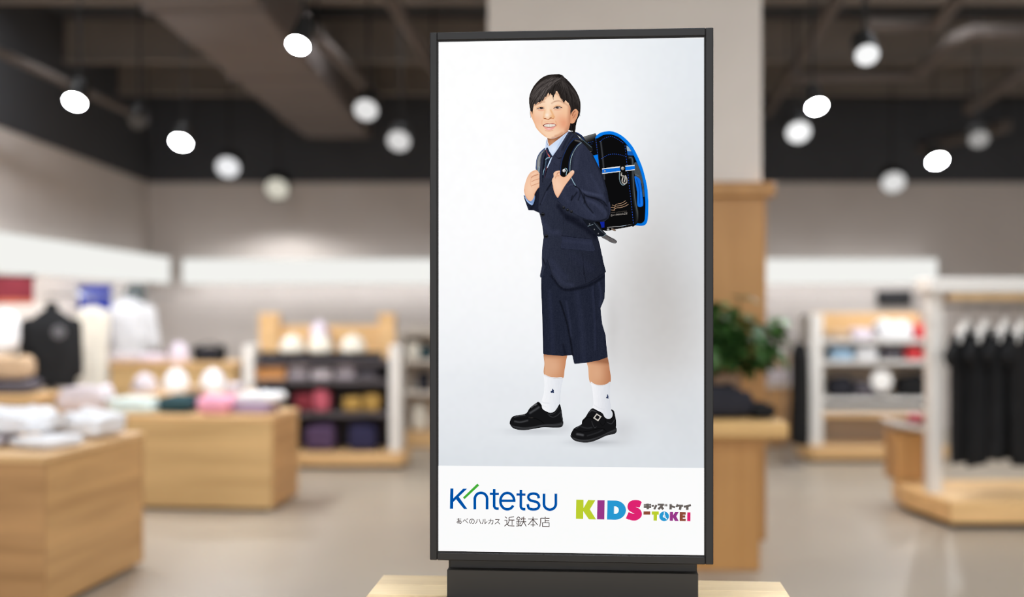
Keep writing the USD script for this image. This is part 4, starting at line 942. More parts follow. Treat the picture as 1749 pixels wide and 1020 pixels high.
sock1 = smooth_poly(FT((456, 256), (500, 272), (560, 280), (616, 281), (606, 360), (596, 440), (592, 530), (572, 575), (520, 600), (455, 590), (428, 550), (436, 480), (452, 420), (458, 330)))
shape('sock', sock1, SK, [G(*FT((450, 420), (610, 430)).ravel(), (244, 245, 248), (222, 225, 232)), S(FT((456, 262), (540, 286), (616, 285)), .8, (206, 198, 196), .7), S(FT((430, 488), (452, 500), (500, 505)), .9, (205, 208, 216), .7), S(FT((430, 520), (470, 535)), .7, (206, 209, 216), .6), S(FT((600, 400), (590, 520)), 2, (208, 212, 220), .6), N(4, .5, 6, 4)], 0.9)
sock2 = smooth_poly(FT((862, 318), (900, 338), (950, 346), (1000, 336), (1029, 318), (1028, 400), (1030, 480), (1042, 560), (1046, 620), (1000, 645), (960, 620), (868, 560), (884, 520), (882, 440), (874, 370)))
shape('sock', sock2, SK, [G(*FT((870, 450), (1035, 450)).ravel(), (246, 246, 249), (214, 217, 224)), S(FT((862, 326), (945, 352), (1029, 326)), .8, (206, 198, 196), .7), S(FT((890, 520), (930, 545), (980, 560)), .8, (206, 209, 216), .6), N(4, .5, 6, 4)], 0.9)
for p in (FT((528, 402)), FT((1007, 452))):
    x, y = p[0]; k = 1 if x < 960 else .75
    shape('sock_emblem', unary_union([Point(x - 1.4 * k, y + .6).buffer(1.7 * k), Point(x + 1.2 * k, y - 1.6).buffer(1.5 * k), Point(x + 1.4 * k, y + 1.2).buffer(1.5 * k), LineString([(x + .2, y - 4), (x + .4, y + 1)]).buffer(.8)]), (36, 48, 82))
def shoe(cvf, upper, sole, opening, ops, sops):
    shape('shoe_sole', smooth_poly(cvf(*sole)), (38, 38, 40), sops, 0.7)
    shape('shoe', smooth_poly(cvf(*upper)), (21, 21, 23), ops, 0.7)
shoe(SL, ((100, 485), (120, 420), (150, 385), (240, 362), (340, 345), (378, 315), (400, 275), (440, 230), (510, 180), (550, 152), (600, 200), (618, 262), (680, 305), (740, 325), (800, 310), (850, 250), (890, 190), (915, 270), (930, 370), (935, 455), (860, 490), (640, 508), (440, 540), (260, 545), (140, 525)),
     ((96, 485), (140, 510), (260, 540), (440, 535), (640, 495), (860, 480), (935, 445), (946, 500), (920, 550), (800, 562), (640, 556), (480, 580), (340, 600), (220, 592), (140, 560)), None,
     [S(SL((150, 400), (180, 428), (300, 425), (420, 400), (520, 420), (600, 460), (640, 495)), .8, (6, 6, 6), 1), S(SL((180, 462), (260, 475), (380, 450)), 2.6, (74, 75, 78), .8), S(SL((170, 395), (260, 372), (340, 365)), 1.5, (82, 83, 86), .75), S(SL((420, 330), (500, 280), (560, 240)), 3.2, (78, 79, 82), .85), S(SL((500, 210), (530, 190)), 1.4, (120, 121, 124), .7),
      S(SL((720, 370), (780, 395), (850, 370), (900, 320)), 1.2, (62, 63, 66), .8), S(SL((700, 345), (740, 350), (800, 335), (870, 250)), 1.1, (58, 59, 62), .8), S(SL((620, 262), (690, 310), (750, 328), (810, 312), (885, 200)), .8, (6, 6, 6), 1), S(SL((905, 300), (920, 420)), 1.6, (52, 53, 56), .7), S(SL((380, 310), (400, 280), (430, 265)), 1.5, (4, 4, 4), .9), A(SL((536, 185), (560, 160), (612, 215), (608, 248)), (10, 10, 11)), S(SL((400, 400), (470, 408)), .6, (96, 90, 82), .7)],
     [S(SL((160, 540), (300, 570), (420, 565), (640, 525), (850, 520), (930, 500)), 1.8, (66, 67, 70), .8), S(SL((110, 500), (260, 545), (440, 540), (640, 500), (930, 455)), .8, (10, 10, 10), .9)])
shoe(SR, ((140, 680), (160, 620), (195, 570), (260, 535), (310, 505), (320, 450), (370, 395), (430, 300), (480, 256), (560, 290), (640, 335), (680, 400), (735, 425), (790, 395), (800, 330), (775, 275), (815, 290), (840, 370), (855, 470), (845, 565), (720, 630), (600, 690), (460, 735), (300, 745), (190, 720)),
     ((130, 685), (190, 712), (300, 735), (460, 725), (600, 680), (720, 615), (850, 555), (866, 610), (845, 650), (700, 690), (580, 745), (470, 785), (370, 798), (260, 785), (180, 755)), None,
     [S(SR((195, 585), (250, 615), (320, 632), (420, 618), (500, 595), (600, 570), (660, 582), (700, 620)), .8, (6, 6, 6), 1), S(SR((240, 665), (280, 670), (330, 680)), 3.4, (92, 93, 96), .8), S(SR((215, 575), (260, 550), (290, 525)), 1.0, (86, 87, 90), .8), S(SR((300, 545), (400, 570), (470, 560)), 2.2, (50, 51, 54), .7), S(SR((430, 320), (470, 290), (540, 310)), 1.6, (84, 85, 88), .7),
      S(SR((330, 470), (380, 410), (450, 400), (490, 430)), 1.2, (5, 5, 5), .9), S(SR((470, 460), (490, 520), (520, 565), (545, 545)), .9, (64, 65, 68), .8), S(SR((600, 480), (640, 530), (680, 490), (690, 420)), .7, (8, 8, 8), .9), S(SR((720, 480), (780, 500), (830, 440)), 1.2, (66, 67, 70), .8), S(SR((400, 690), (560, 640), (640, 600)), 2.0, (48, 49, 52), .7), S(SR((690, 420), (740, 430), (800, 395), (815, 330)), .9, (5, 5, 5), 1)],
     [S(SR((180, 730), (300, 765), (430, 760), (560, 715), (700, 650), (850, 600)), 1.6, (64, 65, 68), .8), S(SR((140, 695), (300, 742), (460, 732), (600, 690), (850, 565)), .8, (9, 9, 9), .9)])
bk = SR((548, 335), (626, 385), (572, 462), (492, 410))
shape('shoe_buckle', Polygon(bk).difference(Polygon(SR((552, 358), (600, 390), (568, 436), (520, 405)))), (206, 200, 192), [N(30, 1.5, 1.5, 2)], 0.6)
shape('shoe_buckle', SL((430, 235), (515, 170), (522, 185), (440, 255)), (88, 88, 90))

# ---- shorts
NV = (32, 36, 51)
shorts = Polygon(np.vstack([SH((352, -20), (345, 60), (328, 185), (328, 270), (335, 420), (340, 600), (346, 842), (432, 852), (516, 857), (600, 850), (606, 880), (616, 927), (720, 917), (830, 896), (908, 868), (900, 800), (893, 740), (890, 680), (875, 630), (860, 580), (850, 500), (845, 440), (862, 400), (880, 355), (884, 250), (882, 120), (860, -20))]))
FAB = [N(6, .45, .45, 11), N(4, .6, 9, 12)]
shape('shorts', shorts.buffer(2).buffer(-4).buffer(2), NV, [S(SH((492, 380), (520, 460), (552, 570), (590, 760), (603, 850)), 2.6, (17, 19, 28), .95), S(SH((545, 380), (570, 520), (590, 680)), 3, (46, 50, 70), .6), S(SH((790, 240), (805, 480), (815, 810)), .7, (20, 22, 34), .9), S(SH((775, 260), (795, 560), (800, 800)), 4, (44, 48, 68), .55), S(SH((830, 220), (850, 330), (838, 420)), 3.6, (50, 54, 76), .5), S(SH((400, 300), (420, 560), (430, 840)), 7, (42, 46, 66), .5),
      S(SH((640, 300), (680, 600), (700, 880)), 9, (43, 47, 66), .5), S(SH((335, 240), (345, 560), (350, 840)), 2, (22, 25, 38), .7), S(SH((420, 160), (520, 275), (620, 275), (760, 235), (880, 160)), 4.5, (16, 18, 28), .75), S(SH((520, 760), (540, 850)), 4, (20, 22, 34), .7), S(SH((880, 720), (905, 860)), 3, (24, 27, 40), .6), *FAB], 1.3)

# ---- left sleeve, strap and hand
shape('sleeve', Polygon(np.vstack([HN((106, 685), (118, 735), (140, 800), (165, 868), (230, 870), (300, 902), (318, 700), (305, 560), (250, 600), (215, 700)),])), (30, 33, 48), [S(HN((250, 620), (240, 760), (200, 850)), 4, (18, 20, 30), .7), S(HN((130, 740), (165, 860)), 2.2, (48, 52, 72), .6), *FAB], 1.1)
shape('shirt_cuff', smooth_poly(HN((113, 676), (140, 712), (190, 752), (226, 725), (246, 684), (240, 745), (212, 806), (175, 790), (135, 745))), (128, 158, 206), [S(HN((125, 715), (165, 770), (210, 795)), 1.2, (186, 208, 240), .9), S(HN((130, 720), (200, 780)), .5, (70, 96, 150), .7)], 0.7)
shape('strap', smooth_poly(HN((372, 95), (335, 120), (298, 162), (268, 225), (258, 300), (258, 365), (290, 410), (318, 400), (325, 250), (345, 170), (385, 125))), (118, 122, 126), [S(HN((372, 98), (300, 165), (268, 230), (261, 300), (262, 360)), 1.3, (30, 56, 120), .9), S(HN((340, 150), (300, 230), (288, 330)), 2.2, (162, 165, 168), .8), S(HN((300, 330), (290, 395)), 1.5, (150, 190, 210), .7), S(HN((372, 120), (330, 180), (310, 260)), 1.4, (60, 62, 66), .6)], 0.7)
LHAND = smooth_poly(HN((262, 368), (285, 385), (298, 410), (306, 430), (306, 575), (278, 605), (245, 665), (228, 720), (192, 757), (150, 732), (122, 680), (110, 620), (118, 560), (132, 510), (150, 460), (190, 400), (230, 376)))
HB = (240, 192, 160)
shape('hand', LHAND, HB, [B(*HN((180, 600))[0], 8, 14, (248, 208, 178), .8), B(*HN((230, 520))[0], 9, 6, (248, 204, 172), .7), S(HN((200, 462), (235, 440), (285, 425)), 1.0, (176, 112, 82), .9), S(HN((205, 512), (250, 492), (300, 478)), .9, (190, 126, 96), .85), S(HN((205, 565), (250, 548), (300, 530)), .9, (190, 126, 96), .85), S(HN((150, 465), (190, 402), (240, 378)), 1.2, (232, 172, 136), .7), S(HN((240, 670), (285, 598), (305, 575)), 1.8, (196, 132, 100), .8), S(HN((115, 610), (125, 680), (160, 735)), 1.5, (222, 164, 130), .7), S(HN((200, 470), (190, 540), (205, 580)), 1.2, (228, 170, 136), .6), S(HN((210, 430), (260, 400)), 2.0, (250, 212, 184), .7)], 0.7)

# ---- neck, shirt and tie
shape('neck', NK((185, 90), (430, 40), (560, -20), (660, -20), (640, 40), (450, 170), (330, 260), (232, 320), (200, 220)), (176, 118, 84), [G(*NK((420, 100), (560, 30)).ravel(), (180, 124, 92), (196, 146, 118), 0, 1), G(*NK((260, 130), (250, 300)).ravel(), (150, 96, 66), (196, 136, 98)), S(NK((190, 150), (300, 150), (430, 110)), 2.2, (120, 74, 52), .8), B(*NK((300, 215))[0], 5, 5, (206, 150, 112), .6)], 0.7)
shape('shirt_collar', NK((186, 150), (165, 190), (150, 300), (140, 380), (155, 440), (165, 380), (200, 340), (225, 320), (195, 250)), (196, 212, 238), [S(NK((195, 170), (185, 240), (222, 318)), 1.0, (92, 104, 140), .8), S(NK((160, 220), (148, 360)), 1.2, (216, 228, 248), .8)], 0.6)
shape('dark_underlay', Polygon(np.vstack([NK((140, 400), (90, 560), (60, 760), (40, 1015)), HN((338, 560), (345, 560), (430, 430), (480, 300)), NK((420, 480), (300, 420))])).buffer(0), (21, 24, 35))  # dark underlay in the gap between lapel and necktie
shape('shirt', Polygon(NK((645, -5), (560, 60), (450, 150), (330, 240), (215, 330), (198, 345), (236, 440), (290, 535), (318, 530), (370, 460), (450, 350), (520, 240), (580, 150), (670, 25), (680, -5))), (205, 221, 245), [S(NK((640, 10), (520, 150), (420, 330), (320, 510)), 2.2, (170, 190, 224), .8), B(*NK((330, 380))[0], 7, 7, (226, 236, 252), .8), S(NK((215, 332), (330, 245), (450, 155)), .8, (226, 236, 252), .8)], 0.7)
shape('shirt_front', [tuple(p) for p in NK((296, 545), (250, 600), (225, 660), (200, 730), (178, 800), (196, 790), (225, 730), (262, 650), (304, 560))], (196, 216, 240))
shape('shirt_front', [tuple(p) for p in NK((132, 780), (104, 850), (88, 930), (96, 952), (118, 920), (138, 840))], (150, 190, 210))
shape('necktie', NK((155, 400), (170, 352), (200, 345), (235, 430), (298, 528), (250, 575), (225, 590), (245, 620), (215, 690), (180, 770), (150, 880), (130, 1010), (95, 1010), (105, 900), (135, 760), (150, 660), (145, 610), (165, 560)), (34, 44, 64), [
    S(NK((160, 420), (205, 505), (240, 560)), .9, (66, 88, 116), .8), S(NK((165, 400), (195, 480), (215, 510)), .8, (196, 78, 70), .9), A(NK((195, 495), (215, 480), (250, 545), (228, 562)), (208, 96, 86)), S(NK((205, 520), (235, 512)), .3, (60, 36, 46), .8), S(NK((150, 610), (200, 570), (240, 570)), 1.6, (168, 206, 222), .9), S(NK((180, 610), (205, 640), (190, 700)), 1.6, (22, 28, 40), .8), S(NK((160, 640), (140, 740), (120, 850)), .9, (150, 190, 208), .7), S(NK((175, 770), (155, 880), (135, 1000)), .8, (190, 72, 66), .9), S(NK((110, 900), (105, 1000)), .8, (20, 24, 34), .8)], 0.6)

# ---- jacket body
JC = (40, 44, 59)
jb = Polygon(np.vstack([HN((375, 130), (335, 160), (316, 260), (302, 420), (300, 600), (294, 760), (288, 845), (300, 905)), JK((320, 505), (338, 590), (350, 690), (338, 780), (334, 870), (336, 950)), SH((345, 20), (318, 160), (326, 186), (342, 150), (375, 20), (395, 90), (430, 170), (478, 238), (524, 273), (610, 266), (720, 231), (800, 200), (893, 125)), JK((868, 900), (858, 850), (840, 760), (818, 680), (800, 560)), BU((300, 900), (330, 660), (200, 395), (80, 240), (-20, 120)), NK((660, 5), (560, 150), (430, 360), (300, 545), (250, 680), (190, 840), (140, 1015)), HN((350, 470), (338, 530), (336, 400), (352, 230), (378, 150))])).buffer(0)
shape('jacket', jb.buffer(1.2).buffer(-2.4).buffer(1.2), JC, [
    G(*JK((330, 700), (860, 700)).ravel(), (44, 48, 64), (32, 35, 48)), S(HN((370, 150), (340, 300), (335, 480)), 2.6, (52, 56, 76), .7), S(HN((345, 300), (340, 520)), 1.2, (18, 20, 30), .8),
    S(HN((455, 520), (380, 640), (310, 800)), 1.4, (14, 15, 22), 1), S(HN((445, 545), (395, 620)), 2.4, (20, 22, 32), .7), S(HN((390, 640), (325, 780)), 3.5, (54, 58, 80), .5),
    S(JK((520, 500), (525, 640)), .6, (24, 26, 38), .8), S(JK((655, 560), (660, 640)), .6, (24, 26, 38), .8), S(JK((690, 820), (700, 1020)), .7, (18, 20, 30), 1), S(SH((690, 0), (705, 130), (718, 228)), .7, (18, 20, 30), 1),
    S(JK((345, 560), (400, 640), (480, 650)), 8, (54, 58, 80), .5), S(JK((560, 520), (700, 600), (800, 680)), 9, (18, 20, 31), .85), S(JK((480, 420), (540, 500), (640, 540)), 7, (20, 22, 34), .75), S(JK((420, 900), (480, 980), (540, 1040)), 9, (50, 54, 75), .45), S(JK((600, 850), (760, 960)), 12, (40, 43, 61), .5), S(JK((850, 840), (885, 1010)), 5, (25, 28, 41), .7),
    S(SH((380, 20), (430, 160), (520, 270), (720, 230), (893, 125)), 1.2, (16, 18, 27), .8), S(SH((440, 120), (520, 220), (600, 240)), 6, (52, 56, 77), .5), S(JK((345, 880), (372, 960), (380, 1020)), 1.6, (16, 17, 26), .9), S(BU((60, 260), (210, 430), (320, 660)), 5, (52, 56, 77), .6), *FAB], 1.2)
shape('pocket_flap', smooth_poly(JK((508, 672), (600, 684), (700, 696), (762, 703), (780, 750), (796, 806), (780, 815), (640, 802), (505, 792), (500, 780), (508, 720))), (42, 46, 64), [S(JK((508, 676), (640, 692), (765, 706)), 1.1, (17, 19, 28), .95), S(JK((500, 792), (640, 804), (785, 816), (798, 806)), 1.0, (17, 19, 28), .9), S(JK((520, 720), (760, 745)), 5, (50, 54, 75), .5), *FAB], 1.1)
for p in (JK((342, 493)), JK((373, 683))):
    shape('jacket_button', Point(*p[0]).buffer(3.4), (24, 24, 27), [S([p[0] + (-1.6, -1.8), p[0] + (1.6, -2)], .9, (92, 94, 102), .7), B(*p[0], 1.2, 1.2, (8, 8, 9), .9), S([p[0] + (-2.4, 1.6), p[0] + (0, 2.7), p[0] + (2.4, 1.6)], .8, (58, 60, 68), .7)], 0.5)
# lapel with its notch
lap = Polygon(NK((650, 5), (700, 0), (770, 95), (700, 180), (630, 290), (560, 420), (510, 560), (480, 640), (470, 780), (450, 830), (340, 900), (320, 1020), (140, 1015), (190, 840), (250, 680), (300, 545), (430, 360), (560, 150)))
shape('lapel', lap, (46, 50, 69), [S(NK((650, 10), (560, 155), (430, 365), (300, 550), (245, 690), (140, 1010)), 1.0, (70, 75, 96), .7), S(NK((425, 585), (495, 570)), 1.2, (10, 10, 15), 1), S(NK((340, 510), (430, 585)), .7, (26, 28, 40), .9), S(NK((330, 690), (410, 750)), .6, (26, 28, 40), .8), S(NK((700, 40), (600, 200), (520, 380)), 5, (30, 33, 47), .75), S(NK((640, 60), (540, 230), (460, 400)), 3, (58, 62, 84), .6), S(NK((500, 600), (460, 800)), 3, (34, 37, 52), .7), S(NK((760, 95), (640, 280), (520, 540)), 2, (20, 22, 32), .8), *FAB], 0.9)
# lower strap tail and buckle
shape('strap_tail', smooth_poly(BL((300, 605), (360, 590), (420, 620), (480, 652), (502, 678), (488, 697), (435, 692), (370, 655), (320, 630))), (96, 92, 92), [S(BL((365, 600), (480, 660), (495, 675)), .7, (40, 44, 50), .9), S(BL((330, 632), (430, 690), (485, 695)), .6, (150, 164, 172), .8), N(14, 3, 1, 6, 30)], 0.7)
shape('strap_lower', BL((70, 395), (215, 425), (260, 455), (320, 530), (372, 585), (340, 612), (268, 618), (200, 540), (130, 480)), (22, 25, 33), [S(BL((215, 440), (300, 540), (360, 590)), .6, (120, 136, 146), .9), S(BL((130, 488), (205, 462)), .7, (150, 170, 180), .95), S(BL((262, 612), (330, 610), (372, 578)), .7, (150, 176, 186), .95), S(BL((250, 470), (345, 580)), 1.2, (60, 60, 64), .7), B(*BL((160, 458))[0], .9, .9, (190, 190, 190), .9), B(*BL((220, 525))[0], .9, .9, (190, 190, 190), .9), B(*BL((270, 577))[0], .9, .9, (190, 190, 190), .9)], 0.6)
# ---- right sleeve
sleeve = Polygon(np.vstack([NK((940, 255), (1000, 300)), BU((130, 305), (200, 395), (262, 520), (330, 665), (380, 850), (405, 1000)), BL((412, 180), (424, 260), (416, 330), (392, 392), (345, 425), (280, 432), (210, 424)), JK((740, 540), (690, 528), (600, 478), (525, 432), (470, 375), (480, 340), (505, 280), (545, 190), (600, 140), (630, 120)), NK((690, 900), (710, 780), (720, 620), (760, 460), (850, 330))])).buffer(0)
shape('sleeve', sleeve.buffer(1.5).buffer(-3).buffer(1.5), (44, 48, 66), [
    S(NK((900, 320), (830, 560), (800, 800)), 8, (54, 58, 78), .7), S(BU((210, 420), (330, 700), (395, 980)), 3.2, (27, 30, 43), .8), S(NK((720, 500), (705, 760), (690, 900)), 2.6, (18, 20, 29), .8),
    S(JK((625, 245), (680, 290), (720, 330), (800, 350), (870, 380), (900, 420)), 2.2, (17, 19, 28), .95), S(JK((640, 262), (700, 296), (770, 312), (850, 330)), 4.5, (64, 69, 92), .75), S(JK((740, 380), (800, 400), (870, 450), (890, 500)), 5, (56, 61, 82), .6), S(JK((760, 345), (830, 372), (880, 410)), 2.2, (20, 22, 33), .8), S(JK((560, 250), (590, 230), (620, 250)), 2.5, (60, 65, 88), .6), S(JK((600, 330), (590, 370), (605, 345), (640, 300)), 1.6, (16, 18, 27), .9), S(JK((700, 330), (720, 400), (780, 480)), 1.8, (18, 20, 30), .9), S(JK((720, 360), (800, 400), (860, 470)), 3.2, (56, 60, 82), .6),
    S(JK((545, 215), (520, 300), (560, 380)), 6, (52, 56, 76), .6), S(JK((640, 380), (700, 460), (780, 520)), 6, (52, 56, 76), .5), S(JK((470, 378), (525, 436), (600, 482), (700, 532), (820, 552), (900, 530)), 2.4, (17, 19, 28), .85), S(JK((880, 420), (915, 480), (900, 530)), 3, (28, 31, 44), .7), S(JK((700, 130), (760, 240), (840, 300)), 8, (50, 54, 74), .4), S(JK((610, 240), (660, 270), (690, 330)), 1.4, (14, 16, 24), .9), S(JK((655, 262), (668, 310), (650, 370)), 1.3, (16, 18, 27), .8), S(JK((690, 335), (705, 370), (700, 400)), 1.6, (14, 16, 24), .8), S(JK((670, 350), (720, 440), (800, 510)), 3, (58, 63, 85), .5), S(JK((880, 300), (905, 400), (922, 480)), 2.4, (30, 33, 47), .7), S(JK((760, 150), (820, 260), (870, 360)), 5, (55, 60, 81), .5), *FAB], 1.1)
for p in (JK((524, 433)), JK((559, 452)), JK((592, 467))):
    shape('sleeve_button', Point(*p[0]).buffer(2.6), (26, 27, 31), [S([p[0] + (-1.2, -1), p[0] + (1, -1.2)], .8, (120, 122, 130), .7)], 0.5)
# ---- shoulder strap over the jacket
rs = Polygon(np.vstack([NK((780, 150), (730, 190), (660, 280), (600, 380), (550, 490), (510, 600), (485, 700), (470, 830), (470, 950), (500, 1020), (600, 1020), (690, 880), (690, 820), (700, 660), (730, 540), (780, 420), (850, 320), (920, 260), (960, 225), (900, 190), (860, 165))])).buffer(0)
shape('strap', smooth_poly(np.array(rs.exterior.coords)[:-1]), (15, 14, 14), [S(NK((775, 158), (660, 282), (555, 490), (490, 700), (474, 940)), 1.3, (36, 66, 140), .8), S(NK((960, 222), (860, 300), (775, 420), (720, 540), (690, 680), (682, 880)), 1.0, (182, 214, 222), 1), S(NK((930, 225), (830, 300), (745, 420), (690, 540), (660, 700), (655, 860)), .9, (28, 54, 118), .85), S(NK((800, 190), (860, 205), (920, 225)), 2.6, (110, 108, 106), .8), S(NK((890, 170), (840, 160), (790, 155)), .7, (40, 90, 200), .7)], 0.7)
shape('carry_handle', Polygon(smooth_poly(np.vstack([NK((700, 0), (790, 5), (870, 35), (950, 90), (1010, 170)), BU((120, 230), (190, 300), (198, 352), (165, 352), (110, 290), (20, 200)), NK((950, 190), (870, 100), (770, 40))]))), (28, 29, 31), [S(NK((800, 15), (900, 70), (990, 180)), .8, (24, 60, 150), .9), S(NK((780, 40), (880, 110), (960, 200)), 1.2, (82, 84, 86), .7), S(BU((30, 170), (120, 250), (185, 305)), .7, (130, 168, 184), .7)], 0.7)
shape('strap_cord', LineString(smooth_poly(NK((570, 800), (600, 800), (620, 850), (605, 900), (598, 950)), False)).buffer(.55), (156, 190, 202))
shape('strap_cord', LineString(smooth_poly(HN((700, 468), (725, 520), (750, 560)), False)).buffer(.6), (150, 182, 196))
p = NK((555, 850))[0]
shape('strap_rivet', Point(*p).buffer(2.8), (206, 206, 208), [B(p[0] - .6, p[1] - .6, 1.4, 1.4, (250, 250, 250), .95), B(p[0] + 1, p[1] + 1, 1.2, 1.2, (120, 118, 118), .7)], 0.5)
RHAND = smooth_poly(HN((478, 410), (498, 388), (532, 378), (555, 378), (556, 405), (562, 432), (585, 452), (608, 456), (636, 442), (660, 415), (690, 385), (715, 370), (735, 386), (732, 412), (700, 458), (665, 505), (630, 550), (598, 602), (572, 650), (548, 690), (530, 715), (508, 690), (488, 650), (474, 600), (466, 550), (458, 505), (462, 480), (478, 455)))
shape('hand', RHAND, HB, [B(*HN((530, 560))[0], 8, 15, (250, 208, 178), .85, -15), B(*HN((650, 465))[0], 9, 5, (244, 194, 158), .7, -45), S(HN((732, 410), (665, 505), (600, 600), (535, 710)), 1.6, (212, 148, 112), .75), S(HN((500, 470), (510, 445), (545, 440)), 1.3, (206, 140, 104), .8), S(HN((555, 400), (530, 405), (520, 425)), 1.0, (170, 100, 70), .85), S(HN((565, 440), (605, 460), (640, 445)), 1.2, (224, 160, 122), .7), S(HN((706, 380), (722, 392), (716, 404)), 1.2, (246, 214, 200), .9), S(HN((478, 500), (500, 620)), 1.2, (248, 206, 176), .6), S(HN((470, 560), (490, 650), (526, 712)), 1.0, (216, 154, 120), .7)], 0.7)

# ---- head
shape('hair_back', smooth_poly(HD_((640, 160), (740, 270), (792, 370), (812, 450), (811, 540), (800, 600), (775, 650), (757, 720), (747, 790), (735, 815), (715, 795), (690, 790), (655, 770), (660, 700), (700, 500))), (24, 20, 20), [S(HD_((800, 400), (805, 520), (785, 600)), 1.2, (74, 66, 62), .6), S(HD_((770, 640), (740, 780)), 1, (60, 52, 50), .5), N(14, .8, 6, 7)], 0.8)
shape('ear', smooth_poly(HD_((192, 545), (194, 600), (215, 650), (240, 690), (240, 600), (225, 540))), (234, 172, 132), [S(HD_((200, 560), (205, 610), (230, 670)), .8, (246, 196, 160), .8)], 0.6)
ear = smooth_poly(HD_((672, 620), (700, 565), (725, 536), (758, 517), (785, 545), (782, 580), (772, 625), (755, 655), (738, 688), (712, 702), (685, 696), (676, 670)))
shape('ear', ear, (222, 158, 120), [S(FC((930, 420), (945, 360), (985, 320)), 1.5, (140, 76, 54), .8), S(FC((940, 470), (965, 440), (990, 390)), 1.4, (168, 100, 76), .75), S(FC((905, 320), (990, 285), (1012, 340)), 1.3, (226, 170, 136), .8), B(*FC((940, 540))[0], 3, 3, (236, 178, 142), .7), S(FC((1010, 350), (1000, 440), (960, 560)), 1.2, (214, 150, 116), .7)], 0.5)
face = smooth_poly(np.vstack([HD_((215, 480), (212, 560), (214, 610), (218, 655)), FC((100, 590), (130, 670), (190, 750), (270, 830), (360, 893), (430, 920), (520, 918), (600, 890), (690, 845), (780, 785), (840, 730), (870, 640), (880, 590), (885, 480)), HD_((690, 440), (640, 330), (560, 250), (430, 230), (300, 320))]))
FB = (246, 206, 172)
shape('face', face, FB, [
    B(*FC((430, 110))[0], 15, 9, (253, 224, 196), .9), B(*FC((400, 300))[0], 4, 11, (254, 226, 196), .8), B(*FC((200, 400))[0], 8, 9, (250, 216, 188), .7), B(*FC((620, 400))[0], 10, 8, (250, 214, 182), .7),
    B(*FC((700, 520))[0], 15, 15, (234, 158, 120), .55), B(*FC((760, 600))[0], 8, 12, (224, 140, 104), .5), B(*FC((150, 520))[0], 11, 12, (238, 172, 138), .5), B(*FC((430, 810))[0], 12, 6, (250, 214, 182), .7), B(*FC((760, 330))[0], 8, 12, (244, 196, 156), .6),
    S(FC((895, 250), (885, 480), (880, 620), (820, 740)), 8.5, (192, 128, 96), .8), S(FC((840, 745), (740, 810), (620, 878), (500, 915)), 4.5, (196, 148, 122), .75), S(FC((700, 790), (620, 840), (560, 860)), 3.5, (206, 146, 110), .5), S(FC((70, 330), (95, 560), (190, 745), (340, 880)), 3.2, (236, 178, 136), .7), S(FC((480, 912), (560, 905), (620, 885)), 1.6, (206, 186, 186), .6),
    # nose
    S(FC((330, 300), (312, 400), (298, 460)), 2.6, (240, 190, 144), .7), S(FC((455, 300), (500, 390), (525, 450)), 2.8, (232, 172, 118), .75), B(*FC((375, 408))[0], 3, 3, (255, 238, 220), .9), B(*FC((480, 440))[0], 3, 2.6, (236, 178, 122), .8),
    S(FC((308, 482), (345, 486), (400, 505), (450, 478), (515, 482)), 1.3, (204, 130, 84), .9), S(FC((318, 478), (350, 484)), 1.1, (140, 72, 42), .9), S(FC((436, 474), (466, 464)), 1.2, (110, 52, 30), .95), S(FC((395, 498), (420, 496)), .9, (150, 84, 56), .8), S(FC((522, 470), (530, 440)), 1.0, (214, 144, 96), .7), S(FC((300, 470), (306, 440)), .9, (226, 164, 118), .7),
    # brows
    S(FC((478, 150), (540, 112), (600, 96), (660, 104), (745, 150)), 2.2, (204, 160, 132), .65), S(FC((530, 115), (640, 98)), 1.2, (164, 124, 104), .35), S(FC((180, 160), (250, 130), (320, 120)), 2.2, (206, 160, 132), .6),
    S(FC((150, 250), (215, 222), (270, 218), (310, 235)), 1.6, (226, 170, 130), .7), S(FC((190, 298), (250, 310), (310, 296)), 1.6, (236, 158, 128), .7), S(FC((170, 280), (230, 286), (300, 278)), .9, (196, 138, 112), .6),
    S(FC((520, 235), (580, 200), (650, 204), (700, 232)), 1.5, (226, 168, 126), .75), S(FC((530, 292), (600, 304), (680, 288)), 1.5, (238, 172, 142), .65), S(FC((545, 274), (610, 278), (680, 262)), .9, (190, 130, 104), .6),
    S(FC((270, 520), (262, 590), (285, 640)), 1.6, (236, 170, 130), .6), S(FC((560, 540), (590, 610), (580, 650)), 1.6, (228, 160, 118), .6), S(FC((330, 560), (430, 545), (520, 565)), 2.2, (240, 186, 150), .6),
    S(FC((340, 742), (420, 756), (500, 738)), 1.6, (222, 160, 128), .6), S(FC((100, 190), (250, 110), (330, 40)), 3.0, (206, 158, 128), .6),
    S(HD_((250, 470), (330, 425), (430, 340), (520, 330), (610, 440), (690, 500)), 3.2, (196, 146, 116), .5)], 0.55)
def ell(cx, cy, rx, ry, n=24): u = np.linspace(0, 2 * np.pi, n, endpoint=False); return FC(*np.c_[cx + rx * np.cos(u), cy + ry * np.sin(u)])
EYES = (('left', [(160, 271), (200, 250), (250, 239), (308, 256), (286, 270), (235, 277)], (252, 256, 33, 22), [(152, 274), (200, 250), (248, 236), (280, 242), (312, 260)], (262, 248)),
        ('right', [(522, 262), (560, 234), (605, 222), (650, 229), (694, 247), (665, 260), (605, 268), (550, 265)], (602, 245, 30, 24), [(518, 266), (560, 232), (605, 219), (652, 226), (706, 250)], (612, 235)))
